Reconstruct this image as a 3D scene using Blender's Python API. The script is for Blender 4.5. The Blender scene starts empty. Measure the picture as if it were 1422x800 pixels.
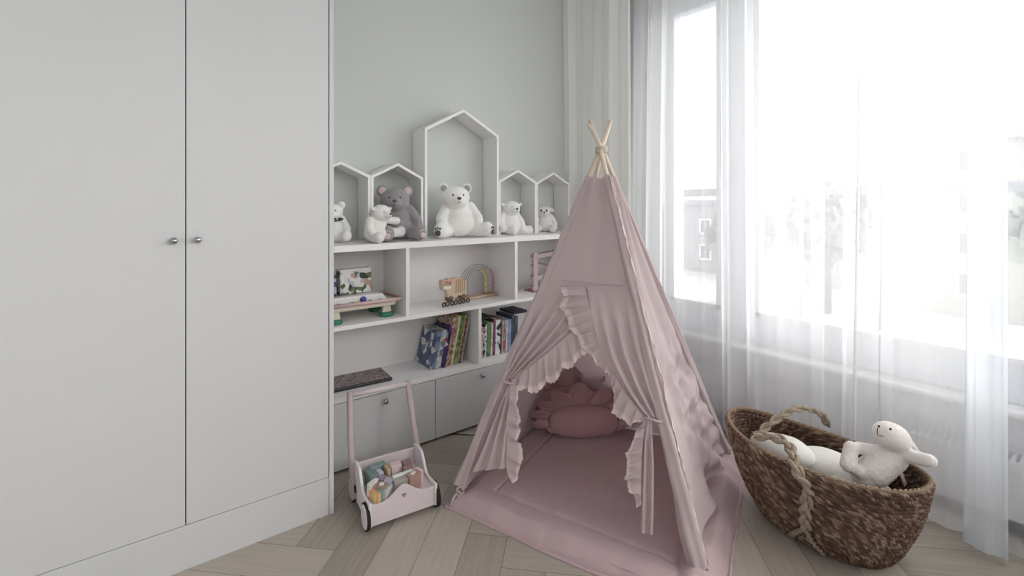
import bpy, bmesh, math, random
from mathutils import Vector, Matrix, Euler, noise
random.seed(7)
sc = bpy.context.scene
PI = math.pi

# ------------------------------------------------------------------ camera
H = 1.15            # eye height
F = 663.0           # focal length in pixels of the 1422 wide frame
HORIZON = 282.0
ANG = math.radians(52.66)
VD = Vector((math.cos(ANG), math.sin(ANG), 0)); RD = Vector((math.sin(ANG), -math.cos(ANG), 0)); ZD = Vector((0, 0, 1))
CAM = Vector((0, 0, H))
cd = bpy.data.cameras.new('camera'); cam = bpy.data.objects.new('camera', cd); sc.collection.objects.link(cam)
cam.location = CAM; cam.rotation_euler = (PI/2, 0, ANG - PI/2)
cd.sensor_width = 36; cd.lens = 36*F/1422; cd.shift_y = -(400-HORIZON)/1422; cd.clip_start = 0.05; cd.clip_end = 300
sc.camera = cam

# ------------------------------------------------------------------ world, daylight, exposure
w = bpy.data.worlds.new('overcast_sky'); sc.world = w; w.use_nodes = True
wn = w.node_tree.nodes; wn['Background'].inputs[0].default_value = (1.0, 0.985, 0.97, 1); wn['Background'].inputs[1].default_value = 1.40
def sun(name, strength, angle, d, col):
    l = bpy.data.lights.new(name, 'SUN'); l.energy = strength; l.angle = math.radians(angle); l.color = col
    o = bpy.data.objects.new(name, l); sc.collection.objects.link(o)
    o.rotation_euler = Vector(d).to_track_quat('-Z', 'Y').to_euler(); return o
SKYGLOW = sun('daylight_through_window', 6.4, 80, (-0.72, 0.50, -0.42), (1.0, 0.99, 0.985))
def area(name, loc, size, power, col, d=(0, 0, -1)):
    l = bpy.data.lights.new(name, 'AREA'); l.shape = 'RECTANGLE'; l.size, l.size_y = size; l.energy = power; l.color = col
    o = bpy.data.objects.new(name, l); sc.collection.objects.link(o); o.location = loc
    o.rotation_euler = Vector(d).to_track_quat('-Z', 'Y').to_euler(); return o
sc.view_settings.view_transform = 'Standard'; sc.view_settings.look = 'None'
sc.view_settings.gamma = 1; sc.view_settings.use_curve_mapping = False
sc.view_settings.exposure = 0.44
sc.cycles.max_bounces = 10; sc.cycles.diffuse_bounces = 5; sc.cycles.transparent_max_bounces = 24; sc.cycles.caustics_reflective = False
sc.cycles.sample_clamp_indirect = 4.0

# ------------------------------------------------------------------ points on real planes seen along a line of sight
def ray(px, py): return VD + RD*((px-711)/F) - ZD*((py-HORIZON)/F)
def W(px, py, depth): return CAM + ray(px, py)*depth
def on_z(px, py, z): return W(px, py, (H-z)*F/(py-HORIZON))
def on_plane(px, py, p0, n):
    d = ray(px, py); return CAM + d*((p0-CAM).dot(n)/d.dot(n))

# ------------------------------------------------------------------ materials
def s2l(c):
    c = c/255.0; return c/12.92 if c <= 0.04045 else ((c+0.055)/1.055)**2.4
def rgb(h):
    if isinstance(h, str): h = h.lstrip('#'); h = tuple(int(h[i:i+2], 16) for i in (0, 2, 4))
    return (s2l(h[0]), s2l(h[1]), s2l(h[2]), 1)
MATS = {}
def mat(name, col, rough=0.6, bump=0, bscale=60, var=0, vscale=6, metal=0, spec=0.4, coat=0, sheen=0, detail=3):
    if name in MATS: return MATS[name]
    m = bpy.data.materials.new(name); m.use_nodes = True; nt = m.node_tree; b = nt.nodes['Principled BSDF']
    c = rgb(col)
    b.inputs['Base Color'].default_value = c; b.inputs['Roughness'].default_value = rough; b.inputs['Metallic'].default_value = metal
    b.inputs['Specular IOR Level'].default_value = spec; b.inputs['Coat Weight'].default_value = coat; b.inputs['Sheen Weight'].default_value = sheen
    tc = nt.nodes.new('ShaderNodeTexCoord')
    if var or not bump:
        n = nt.nodes.new('ShaderNodeTexNoise'); n.inputs['Scale'].default_value = vscale; n.inputs['Detail'].default_value = 4
        nt.links.new(tc.outputs['Object'], n.inputs['Vector'])
        r = nt.nodes.new('ShaderNodeMapRange'); r.inputs['To Min'].default_value = 1-max(var, .015); r.inputs['To Max'].default_value = 1+max(var, .015)
        nt.links.new(n.outputs['Fac'], r.inputs['Value'])
        v = nt.nodes.new('ShaderNodeVectorMath'); v.operation = 'SCALE'; v.inputs[0].default_value = c[:3]
        nt.links.new(r.outputs[0], v.inputs['Scale']); nt.links.new(v.outputs[0], b.inputs['Base Color'])
    if bump:
        n2 = nt.nodes.new('ShaderNodeTexNoise'); n2.inputs['Scale'].default_value = bscale; n2.inputs['Detail'].default_value = detail
        nt.links.new(tc.outputs['Object'], n2.inputs['Vector'])
        bp = nt.nodes.new('ShaderNodeBump'); bp.inputs['Strength'].default_value = bump; bp.inputs['Distance'].default_value = 0.01
        nt.links.new(n2.outputs['Fac'], bp.inputs['Height']); nt.links.new(bp.outputs[0], b.inputs['Normal'])
    MATS[name] = m; return m
def mat_pattern(name, cols, scale=30, rough=0.5, kind='voronoi', stops=None):
    """printed picture: patches of several colours fixed to the surface"""
    m = bpy.data.materials.new(name); m.use_nodes = True; nt = m.node_tree; b = nt.nodes['Principled BSDF']; b.inputs['Roughness'].default_value = rough
    tc = nt.nodes.new('ShaderNodeTexCoord')
    if kind == 'voronoi':
        t = nt.nodes.new('ShaderNodeTexVoronoi'); t.inputs['Scale'].default_value = scale; out = t.outputs['Color']
        s = nt.nodes.new('ShaderNodeSeparateColor'); nt.links.new(out, s.inputs[0]); val = s.outputs[0]
    else:
        t = nt.nodes.new('ShaderNodeTexNoise'); t.inputs['Scale'].default_value = scale; t.inputs['Detail'].default_value = 2; val = t.outputs['Fac']
    nt.links.new(tc.outputs['Object'], t.inputs['Vector'])
    r = nt.nodes.new('ShaderNodeValToRGB'); r.color_ramp.interpolation = 'CONSTANT'
    els = r.color_ramp.elements
    def mute(c):
        c = rgb(c); g = .3*c[0]+.59*c[1]+.11*c[2]; return tuple((c[i]*.78+g*.22)*.88 for i in range(3))+(1,)
    n = len(cols); lo, hi = (0.0, 1.0) if kind == 'voronoi' else (0.32, 0.68)
    els[0].position = 0; els[0].color = mute(cols[0]); els[1].position = lo+(hi-lo)/n; els[1].color = mute(cols[1])
    for i in range(2, n):
        e = els.new(lo+(hi-lo)*i/n); e.color = mute(cols[i])
    nt.links.new(val, r.inputs[0]); nt.links.new(r.outputs[0], b.inputs['Base Color'])
    return m
def mat_sheer(name, col, dens, trans=0.6):
    m = bpy.data.materials.new(name); m.use_nodes = True; nt = m.node_tree; nt.nodes.clear()
    out = nt.nodes.new('ShaderNodeOutputMaterial'); mx = nt.nodes.new('ShaderNodeMixShader'); m2 = nt.nodes.new('ShaderNodeMixShader')
    tr = nt.nodes.new('ShaderNodeBsdfTransparent'); di = nt.nodes.new('ShaderNodeBsdfDiffuse'); tl = nt.nodes.new('ShaderNodeBsdfTranslucent')
    di.inputs[0].default_value = rgb(col); tl.inputs[0].default_value = rgb(col)
    m2.inputs[0].default_value = trans; nt.links.new(di.outputs[0], m2.inputs[1]); nt.links.new(tl.outputs[0], m2.inputs[2])
    # fine weave: thread density varies a little over the cloth
    tc = nt.nodes.new('ShaderNodeTexCoord'); n = nt.nodes.new('ShaderNodeTexNoise'); n.inputs['Scale'].default_value = 3
    mp = nt.nodes.new('ShaderNodeMapping'); mp.inputs['Scale'].default_value = (6, 6, .3)
    nt.links.new(tc.outputs['Object'], mp.inputs[0]); nt.links.new(mp.outputs[0], n.inputs[0])
    r = nt.nodes.new('ShaderNodeMapRange'); r.inputs['To Min'].default_value = dens-.06; r.inputs['To Max'].default_value = dens+.06
    nt.links.new(n.outputs['Fac'], r.inputs[0]); nt.links.new(r.outputs[0], mx.inputs[0])
    nt.links.new(tr.outputs[0], mx.inputs[1]); nt.links.new(m2.outputs[0], mx.inputs[2]); nt.links.new(mx.outputs[0], out.inputs[0])
    return m
def mat_glass(name):
    m = bpy.data.materials.new(name); m.use_nodes = True; nt = m.node_tree; nt.nodes.clear()
    out = nt.nodes.new('ShaderNodeOutputMaterial'); mx = nt.nodes.new('ShaderNodeMixShader')
    tr = nt.nodes.new('ShaderNodeBsdfTransparent'); gl = nt.nodes.new('ShaderNodeBsdfGlossy'); gl.inputs['Roughness'].default_value = 0.02
    mx.inputs[0].default_value = 0.06; nt.links.new(tr.outputs[0], mx.inputs[1]); nt.links.new(gl.outputs[0], mx.inputs[2]); nt.links.new(mx.outputs[0], out.inputs[0]); return m

# ------------------------------------------------------------------ mesh helper
class MB:
    def __init__(s): s.v = []; s.f = []; s.mi = []; s.uv = None
    def add(s, vs, fs, mi=0):
        k = len(s.v); s.v += [Vector(p) for p in vs]; s.f += [tuple(i+k for i in f) for f in fs]; s.mi += [mi]*len(fs); return s
    def box(s, c, size, rot=None, mi=0):
        c = Vector(c); R = Euler(rot).to_matrix() if rot else Matrix.Identity(3); hx, hy, hz = [q/2 for q in size]
        vs = [c + R @ Vector((x*hx, y*hy, z*hz)) for x in (-1, 1) for y in (-1, 1) for z in (-1, 1)]
        return s.add(vs, [(0,1,3,2), (4,6,7,5), (0,4,5,1), (2,3,7,6), (0,2,6,4), (1,5,7,3)], mi)
    def bx(s, x0, x1, y0, y1, z0, z1, mi=0): return s.box(((x0+x1)/2, (y0+y1)/2, (z0+z1)/2), (x1-x0, y1-y0, z1-z0), None, mi)
    def grid(s, fn, nu, nv, closeu=False, mi=0, flip=False):
        vs = [fn(i/nu, j/nv) for j in range(nv+1) for i in range(nu if closeu else nu+1)]
        n = nu if closeu else nu+1; fs = []
        for j in range(nv):
            for i in range(nu):
                a = j*n+i; b = j*n+(i+1) % n if closeu else j*n+i+1
                q = (a, b, b+n, a+n); fs.append(q[::-1] if flip else q)
        return s.add(vs, fs, mi)
    def tube(s, pts, r, seg=10, cap=True, mi=0):
        pts = [Vector(p) for p in pts]; n = len(pts); rr = r if isinstance(r, (list, tuple)) else [r]*n
        up = Vector((0, 0, 1)); vs = []; t0 = (pts[1]-pts[0]).normalized()
        a = t0.cross(up if abs(t0.z) < .95 else Vector((1, 0, 0))).normalized()
        for i, p in enumerate(pts):
            t = (pts[min(i+1, n-1)]-pts[max(i-1, 0)]).normalized(); a = (a - t*a.dot(t)).normalized(); b = t.cross(a)
            vs += [p + (a*math.cos(2*PI*k/seg) + b*math.sin(2*PI*k/seg))*rr[i] for k in range(seg)]
        fs = [(j*seg+k, j*seg+(k+1) % seg, (j+1)*seg+(k+1) % seg, (j+1)*seg+k) for j in range(n-1) for k in range(seg)]
        if cap: fs += [tuple(range(seg))[::-1], tuple((n-1)*seg+k for k in range(seg))]
        return s.add(vs, fs, mi)
    def ball(s, c, r, seg=16, rings=10, R=None, mi=0):
        c = Vector(c); r = Vector(r) if not isinstance(r, (int, float)) else Vector((r, r, r)); R = R or Matrix.Identity(3)
        vs = [c + R @ Vector((0, 0, r.z))]
        for j in range(1, rings):
            ph = PI*j/rings
            vs += [c + R @ Vector((r.x*math.sin(ph)*math.cos(2*PI*k/seg), r.y*math.sin(ph)*math.sin(2*PI*k/seg), r.z*math.cos(ph))) for k in range(seg)]
        vs.append(c + R @ Vector((0, 0, -r.z))); e = len(vs)-1
        fs = [(0, 1+k, 1+(k+1) % seg) for k in range(seg)]
        for j in range(rings-2):
            fs += [(1+j*seg+k, 1+(j+1)*seg+k, 1+(j+1)*seg+(k+1) % seg, 1+j*seg+(k+1) % seg) for k in range(seg)]
        fs += [(e, 1+(rings-2)*seg+(k+1) % seg, 1+(rings-2)*seg+k) for k in range(seg)]
        return s.add(vs, fs, mi)
    def capsule(s, p0, p1, r0, r1, seg=14):
        p0 = Vector(p0); p1 = Vector(p1); n = 6; d = p1-p0; L = d.length or 1e-6; t = d/L
        pts = []; rr = []
        for i in range(n): a = PI/2*(1-i/n); pts.append(p0 - t*r0*math.sin(a)*.999); rr.append(max(r0*math.cos(a), r0*.04))
        for i in range(5): pts.append(p0 + d*(i/4)); rr.append(r0+(r1-r0)*i/4)
        for i in range(1, n+1): a = PI/2*(i/n); pts.append(p1 + t*r1*math.sin(a)*.999); rr.append(max(r1*math.cos(a), r1*.04))
        return s.tube(pts, rr, seg)
    def lathe(s, prof, c=(0, 0, 0), R=None, seg=24, mi=0):
        c = Vector(c); R = R or Matrix.Identity(3); n = len(prof)
        vs = [c + R @ Vector((r*math.cos(2*PI*k/seg), r*math.sin(2*PI*k/seg), z)) for r, z in prof for k in range(seg)]
        fs = [(j*seg+k, j*seg+(k+1) % seg, (j+1)*seg+(k+1) % seg, (j+1)*seg+k) for j in range(n-1) for k in range(seg)]
        fs += [tuple(range(seg))[::-1], tuple((n-1)*seg+k for k in range(seg))]
        return s.add(vs, fs, mi)
    def prism(s, poly, o, ax, ay, an, th, mi=0):
        """polygon (2-D) in the plane o, ax, ay extruded along an by th"""
        o = Vector(o); ax = Vector(ax); ay = Vector(ay); an = Vector(an); n = len(poly)
        vs = [o+ax*x+ay*y for x, y in poly] + [o+ax*x+ay*y+an*th for x, y in poly]
        fs = [tuple(range(n))[::-1], tuple(range(n, 2*n))] + [(i, (i+1) % n, n+(i+1) % n, n+i) for i in range(n)]
        return s.add(vs, fs, mi)
    def build(s, name, m, parent=None, smooth=False, bevel=0, subd=0, solid=0, world=True, remesh=0, smit=0, weld=False):
        me = bpy.data.meshes.new(name)
        vs = s.v
        if parent is not None and world:
            inv = parent_inv(parent); vs = [inv @ p for p in vs]
        me.from_pydata([tuple(p) for p in vs], [], s.f); me.validate()
        ms = m if isinstance(m, (list, tuple)) else [m]
        for q in ms: me.materials.append(q)
        if len(ms) > 1 and len(me.polygons) == len(s.mi):
            me.polygons.foreach_set('material_index', s.mi)
        bm = bmesh.new(); bm.from_mesh(me)
        if weld: bmesh.ops.remove_doubles(bm, verts=bm.verts, dist=1e-5)
        if bm.faces: bmesh.ops.recalc_face_normals(bm, faces=bm.faces)
        bm.to_mesh(me); bm.free()
        o = bpy.data.objects.new(name, me); sc.collection.objects.link(o)
        if parent is not None: o.parent = parent
        if remesh:
            md = o.modifiers.new('r', 'REMESH'); md.mode = 'VOXEL'; md.voxel_size = remesh
            if smit: sm = o.modifiers.new('s', 'SMOOTH'); sm.iterations = smit; sm.factor = .5
            dg = bpy.context.evaluated_depsgraph_get(); ev = o.evaluated_get(dg); nm = bpy.data.meshes.new_from_object(ev)
            o.modifiers.clear(); o.data = nm; me = nm
            if not me.materials: me.materials.append(ms[0])
            cs = []      # tufted pile
            for c_, n_ in [(vv.co.copy(), vv.normal.copy()) for vv in me.vertices]: cs += list(c_+n_*(.0016*noise.noise(c_*150)+.0009*noise.noise(c_*420)))
            me.vertices.foreach_set('co', cs); me.update()
            smooth = True
        if smooth:
            for p in me.polygons: p.use_smooth = True
        if bevel:
            md = o.modifiers.new('b', 'BEVEL'); md.width = bevel; md.segments = 2; md.limit_method = 'ANGLE'; md.angle_limit = math.radians(40)
        if solid:
            md = o.modifiers.new('t', 'SOLIDIFY'); md.thickness = solid; md.offset = 0
        if subd:
            md = o.modifiers.new('u', 'SUBSURF'); md.levels = subd; md.render_levels = subd
        return o
def world_of(o):
    m = Matrix.LocRotScale(o.location, o.rotation_euler, o.scale)
    return world_of(o.parent) @ m if o.parent else m
def parent_inv(o): return world_of(o).inverted()
def tag(o, label, cat, group=None):
    o['label'] = label; o['category'] = cat
    if group: o['group'] = group
    return o
def thing(name, label, cat, loc=(0, 0, 0), rotz=0, group=None, scale=1):
    o = bpy.data.objects.new(name, None); sc.collection.objects.link(o); o.empty_display_size = .05
    o.location = loc; o.rotation_euler = (0, 0, rotz); o.scale = (scale,)*3; return tag(o, label, cat, group)
def struct(o): o['kind'] = 'structure'; return o
def lerp(a, b, t): return a+(b-a)*t
def sst(a, b, x):
    x = min(1, max(0, (x-a)/(b-a))); return x*x*(3-2*x)
def curve(pts, closed=False):
    """Catmull-Rom through points, parametrised 0..1 by length"""
    pts = [Vector(p) for p in pts]; n = len(pts); out = []
    for i in range(n-1):
        p0 = pts[max(i-1, 0)]; p1 = pts[i]; p2 = pts[i+1]; p3 = pts[min(i+2, n-1)]
        for k in range(12):
            t = k/12
            out.append(.5*((2*p1)+(p2-p0)*t+(2*p0-5*p1+4*p2-p3)*t*t+(3*p1-p0-3*p2+p3)*t**3))
    out.append(pts[-1]); L = [0]
    for a, b in zip(out, out[1:]): L.append(L[-1]+(b-a).length)
    T = L[-1]
    def f(t):
        d = max(0, min(1, t))*T; lo, hi = 0, len(L)-1
        while hi-lo > 1:
            m = (lo+hi)//2
            if L[m] <= d: lo = m
            else: hi = m
        k = (d-L[lo])/((L[hi]-L[lo]) or 1); return out[lo].lerp(out[hi], k)
    f.length = T; return f
def nz(p, s=1.0, seed=0): return noise.noise(Vector((p[0]*s+seed*7.3, p[1]*s+seed*3.1, p[2]*s+seed*1.7)))

# ------------------------------------------------------------------ palette
M_WHITE = mat('white_lacquer', (226, 226, 226), .45)
M_DOOR = mat('white_door_lacquer', (205, 206, 206), .42)
M_SHELF = mat('shelf_white', (241, 240, 239), .45)
M_WALLG = mat('sage_grey_wall_paint', (209, 213, 210), .85, bump=.03, bscale=180)
M_WALLW = mat('white_wall_paint', (225, 226, 228), .85)
M_CEIL = mat('ceiling_paint', (225, 225, 225), .9)
M_GAPSHADE = mat('painted_gap_shade', (40, 38, 38), .8)
M_METAL = mat('brushed_steel', (170, 170, 172), .22, metal=1)
M_FRAME = mat('window_frame_white', (205, 210, 216), .5)
M_GLASS = mat_glass('window_glass')
M_RAD = mat('radiator_white', (220, 221, 224), .4)
M_PINK = mat('dusty_pink_cotton', (208, 193, 194), .9, bump=.12, bscale=160, sheen=.15, spec=.15, var=.04, vscale=5)
def let_through(m, k, col):
    """thin cotton lets some light through"""
    nt = m.node_tree; out = nt.nodes['Material Output']; b = nt.nodes['Principled BSDF']
    t = nt.nodes.new('ShaderNodeBsdfTranslucent'); t.inputs[0].default_value = rgb(col); x = nt.nodes.new('ShaderNodeMixShader'); x.inputs[0].default_value = k
    nt.links.new(b.outputs[0], x.inputs[1]); nt.links.new(t.outputs[0], x.inputs[2]); nt.links.new(x.outputs[0], out.inputs[0])
let_through(M_PINK, .24, (228, 204, 207))
M_LACE = mat('pale_pink_lace', (226, 208, 208), .9, bump=.4, bscale=260, spec=.15)
M_MATP = mat('dusty_pink_padded_cotton', (190, 166, 169), .9, bump=.15, bscale=140, sheen=.15, spec=.15, var=.03, vscale=5)
M_PILLOW = mat('rose_cushion_cotton', (190, 156, 160), .9, bump=.1, bscale=140, sheen=.2, spec=.15)
M_WOOD = mat('bare_pine_pole', (222, 208, 190), .6, var=.06, vscale=14)
M_PLY = mat('light_plywood', (202, 180, 154), .55, var=.08, vscale=20)
M_ROSEWOOD = mat('rose_painted_wood', (196, 178, 180), .5)
M_CARTP = mat('pale_pink_painted_wood', (218, 206, 208), .45)
M_CARTW = mat('white_painted_edge', (232, 228, 228), .45)
M_RUBBER = mat('black_rubber', (28, 26, 27), .7)
M_SHEER = mat_sheer('white_sheer_voile', (248, 249, 250), .62, .38)
M_SHEER2 = mat_sheer('white_sheer_voile_gathered', (236, 240, 244), .86, .6)
M_DRAPE = mat_sheer('ivory_linen_drape', (250, 250, 246), .97, .15)
M_FUZZW = mat('white_plush', (248, 247, 243), 1, bump=.5, bscale=170, sheen=.3, spec=.05, detail=4)
M_FUZZC = mat('cream_plush', (242, 240, 236), 1, bump=.5, bscale=190, sheen=.3, spec=.05, detail=4)
M_FUZZG = mat('grey_plush', (158, 154, 156), 1, bump=.6, bscale=170, sheen=.3, spec=.05, var=.08, vscale=60, detail=4)
M_FUZZP = mat('pink_plush', (216, 196, 198), 1, bump=.3, bscale=170, spec=.05)
M_BLACK = mat('glossy_black', (22, 21, 22), .25)
M_PAW = mat('grey_paw_felt', (92, 90, 92), .9)

# ================================================================== THE ROOM
YW = 2.335; XW = 2.50; CEIL = 2.6
# floor: herringbone oak planks, each a board with its own tone
def build_floor():
    pw = .139; n = 5; mb_v = []; mb_f = []; cols = []; uvs = []
    c45 = math.sqrt(.5); a0 = 1.488 % pw; b0 = .3734 % pw; SH = 5
    def to_world(a, b): return ((a-b)*c45, (a+b)*c45)
    K = 34
    def plank(ax, ay, lx, ly, horiz):
        g = .0007
        a1 = a0+(ax)*pw+g; b1 = b0+(ay)*pw+g; a2 = a0+(ax+lx)*pw-g; b2 = b0+(ay+ly)*pw-g
        cx, cy = to_world((a1+a2)/2, (b1+b2)/2)
        if not (-1.6 < cx < 3.2 and -2.0 < cy < 2.9): return
        k = len(mb_v)
        for (a, b) in ((a1, b1), (a2, b1), (a2, b2), (a1, b2)):
            x, y = to_world(a, b); mb_v.append((min(max(x, -1.2), XW), min(max(y, -1.6), YW), 0))
        mb_f.append((k, k+1, k+2, k+3)); t = random.random(); u0 = random.random()*20; cols.append(t)
        L, Wd = (lx, ly) if horiz else (ly, lx)
        uvs.append([(u0, u0), (u0+L*pw, u0), (u0+L*pw, u0+Wd*pw), (u0, u0+Wd*pw)] if horiz else [(u0, u0), (u0, u0+Wd*pw), (u0+L*pw, u0+Wd*pw), (u0+L*pw, u0)])
    for k in range(-K, K):
        for m in range(-5, 6):
            plank(k+2*n*m+SH, k, n, 1, True); plank(k+SH, k-2*n+1+2*n*m, 1, n, False)
    me = bpy.data.meshes.new('floor')
    k = len(mb_v); mb_v += [(-1.2, -1.6, -.002), (XW, -1.6, -.002), (XW, YW, -.002), (-1.2, YW, -.002)]; mb_f.append((k, k+1, k+2, k+3))
    me.from_pydata(mb_v, [], mb_f)
    ca = me.attributes.new('tone', 'FLOAT', 'FACE'); ca.data.foreach_set('value', cols+[0.0])
    uvl = me.uv_layers.new(name='UVMap'); flat = []
    for u in uvs: flat += [c for p in u for c in p]
    flat += [0]*8; uvl.data.foreach_set('uv', flat)
    m = bpy.data.materials.new('grey_oak_planks'); m.use_nodes = True; nt = m.node_tree; b = nt.nodes['Principled BSDF']
    at = nt.nodes.new('ShaderNodeAttribute'); at.attribute_name = 'tone'
    uv = nt.nodes.new('ShaderNodeUVMap'); mp = nt.nodes.new('ShaderNodeMapping'); mp.inputs['Scale'].default_value = (3, 45, 1)
    nz_ = nt.nodes.new('ShaderNodeTexNoise'); nz_.inputs['Scale'].default_value = 1.6; nz_.inputs['Detail'].default_value = 5
    nt.links.new(uv.outputs[0], mp.inputs[0]); nt.links.new(mp.outputs[0], nz_.inputs[0])
    r = nt.nodes.new('ShaderNodeValToRGB'); r.color_ramp.elements[0].color = rgb((146, 138, 128)); r.color_ramp.elements[1].color = rgb((186, 177, 165))
    mx = nt.nodes.new('ShaderNodeMath'); mx.operation = 'MULTIPLY_ADD'; mx.inputs[1].default_value = .8; nt.links.new(nz_.outputs[0], mx.inputs[0])
    m3 = nt.nodes.new('ShaderNodeMath'); m3.operation = 'MULTIPLY_ADD'; m3.inputs[1].default_value = .65; m3.inputs[2].default_value = -.22
    nt.links.new(at.outputs['Fac'], m3.inputs[0]); nt.links.new(m3.outputs[0], mx.inputs[2]); nt.links.new(mx.outputs[0], r.inputs[0])
    nt.links.new(r.outputs[0], b.inputs['Base Color']); b.inputs['Roughness'].default_value = .42; b.inputs['Specular IOR Level'].default_value = .35
    me.materials.append(m); me.materials.append(mat('plank_joint', (88, 82, 76), .9))
    me.polygons[len(mb_f)-1].material_index = 1
    o = bpy.data.objects.new('floor', me); sc.collection.objects.link(o); struct(o)
build_floor()
struct(MB().bx(-1.2, XW+.2, YW, YW+.12, 0, CEIL).build('wall_back', M_WALLG))
struct(MB().bx(-1.2, XW+.2, -1.6, YW+.1, CEIL, CEIL+.1).build('ceiling', M_CEIL))
fw = MB(); fw.bx(-1.3, -1.0, -1.7, -1.6, 0, CEIL); fw.bx(2.4, XW+.2, -1.7, -1.6, 0, CEIL); fw.bx(-1.0, 2.4, -1.7, -1.6, 2.45, CEIL); fw.bx(-1.0, 2.4, -1.7, -1.6, 0, 1.25)
struct(fw.build('wall_front', M_WALLW))      # wall behind the camera; unseen wide opening added to let fill light in
WY0, WY1, WZ0, WZ1 = -1.2, 1.76, .42, 2.36          # window opening in the right-hand wall
wr = MB(); wr.bx(XW, XW+.22, -1.6, YW, 0, WZ0); wr.bx(XW, XW+.22, WY1, YW, WZ0, CEIL); wr.bx(XW, XW+.22, -1.6, WY0, WZ0, CEIL); wr.bx(XW, XW+.22, WY0, WY1, WZ1, CEIL)
struct(wr.build('wall_right', M_WALLW))
struct(MB().bx(-1.3, -1.2, -1.6, YW, 0, CEIL).build('wall_left', M_WALLW))
struct(MB().bx(XW-.10, XW+.04, WY0-.05, WY1+.05, WZ0-.02, WZ0).build('trim_1', M_WHITE, bevel=.004))       # window board
# the window: frame, sashes, panes
win = bpy.data.objects.new('window_1', None); sc.collection.objects.link(win); win.location = (XW+.05, WY1, WZ0); struct(win)
def sash(y0, y1, zb):
    fr = MB(); x0, x1 = XW, XW+.07
    fr.bx(x0, x1, y0, y0+.075, WZ0, WZ1); fr.bx(x0, x1, y1-.075, y1, WZ0, WZ1); fr.bx(x0, x1, y0+.075, y1-.075, WZ0, zb); fr.bx(x0, x1, y0+.075, y1-.075, WZ1-.09, WZ1)
    f = fr.build('window_frame', M_FRAME, win, bevel=.004)
    MB().bx(XW+.03, XW+.036, y0+.075, y1-.075, zb, WZ1-.09).build('pane', M_GLASS, f)
    bd = MB(); xb = XW-.004
    bd.bx(xb, XW, y0+.060, y0+.082, zb-.02, WZ1-.08); bd.bx(xb, XW, y1-.082, y1-.060, zb-.02, WZ1-.08); bd.bx(xb, XW, y0+.06, y1-.06, zb-.02, zb+.002)
    bd.build('glazing_bead', M_WHITE, f)
sash(1.33, WY1, .585); sash(-.02, 1.26, .585); sash(-1.2, -.09, .585)
MB().bx(XW-.01, XW+.09, 1.26, 1.33, WZ0, WZ1).build('mullion', M_FRAME, win, bevel=.004)
MB().bx(XW-.01, XW+.09, -.09, -.02, WZ0, WZ1).build('mullion', M_FRAME, win, bevel=.004)
hd = MB(); hd.bx(XW-.03, XW-.015, 1.325, 1.345, 1.28, 1.41); hd.bx(XW-.02, XW, 1.318, 1.352, 1.37, 1.43); hd.build('window_handle', M_WHITE, win, bevel=.004)
# convector radiator under the window
rd = thing('radiator', 'long low white convector with slotted top under the window', 'radiator', (XW-.09, .6, 0))
MB().bx(XW-.145, XW-.02, -.7, 2.0, .06, .245).build('casing', M_RAD, rd, bevel=.004)
gl = MB()
gl.bx(XW-.148, XW-.138, -.7, 2.0, .245, .262); gl.bx(XW-.03, XW-.02, -.7, 2.0, .245, .262)
for i in range(130): gl.bx(XW-.14, XW-.028, -.695+i*.0207, -.695+i*.0207+.010, .246, .259)
gl.build('top_grille', M_RAD, rd)
for y in (-.5, .65, 1.8): MB().bx(XW-.12, XW-.05, y, y+.04, 0, .06).build('foot', M_RAD, rd)

# ------------------------------------------------------------------ curtains (sheer voile in folds)
def curtain(name, label, pts, folds, amp, m, z0=.012, z1=CEIL-.02, seed=0, nv=40, group=None, flare=1.25, hem=True):
    """pts: path on the floor (x, y) the cloth follows; folds along it"""
    cv = curve([Vector((x, y, 0)) for x, y in pts]); n = int(folds*14)
    def fn(u, v):
        z = z1+(z0-z1)*v
        p = cv(u); q = cv(min(1, u+.01)); q0 = cv(max(0, u-.01)); t = (q-q0).normalized(); nn = Vector((t.y, -t.x, 0))
        ph = 2*PI*folds*u + 1.6*nz((u*folds*.5, seed, v*.5), 1, seed)
        a = amp*(.55+.45*math.sin(u*folds*1.7+seed))*(lerp(.75, flare, v))
        d = a*math.sin(ph)+.35*a*math.sin(2.3*ph+seed+v)
        p = p + nn*d + t*(a*.45*math.sin(ph*2)) + nn*(.012*math.sin(3*v+u*7+seed))
        return Vector((p.x, p.y, z))
    mb = MB().grid(fn, n, nv); o = mb.build(name, m, smooth=True); tag(o, label, 'curtain', group)
    if hem:
        h = MB().grid(lambda u, v: fn(u, 1-v*.045/(z1-z0)*1.0)+Vector((-.0012, 0, 0)), n, 1); h.build('hem', m, o, smooth=True)
    return o
curtain('linen_drape', 'ivory heavier drape gathered against the corner beside the little white houses', [(2.215, 2.325), (2.235, 2.22), (2.23, 2.1), (2.245, 1.95), (2.255, 1.80)], 4.4, .022, M_DRAPE, seed=2, hem=False)
curtain('sheer_curtain', 'wide white sheer curtain hanging behind the pink tent and over the window', [(2.335, 1.86), (2.30, 1.6), (2.275, 1.1), (2.26, .7), (2.24, .33)], 12, .034, M_SHEER, seed=5)
curtain('sheer_curtain', 'narrow bunched white sheer curtain at the right, folded into one tall column', [(2.20, .352), (2.165, .30), (2.17, .247)], 2.0, .014, M_SHEER2, seed=9, flare=1.6)
curtain('sheer_curtain', 'short stretch of white sheer curtain at the right edge past the bunched column', [(2.24, .26), (2.25, .05), (2.25, -.5), (2.25, -1.2)], 7, .03, mat_sheer('white_sheer_voile_thin', (240, 242, 246), .30, .62), seed=12)

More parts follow.
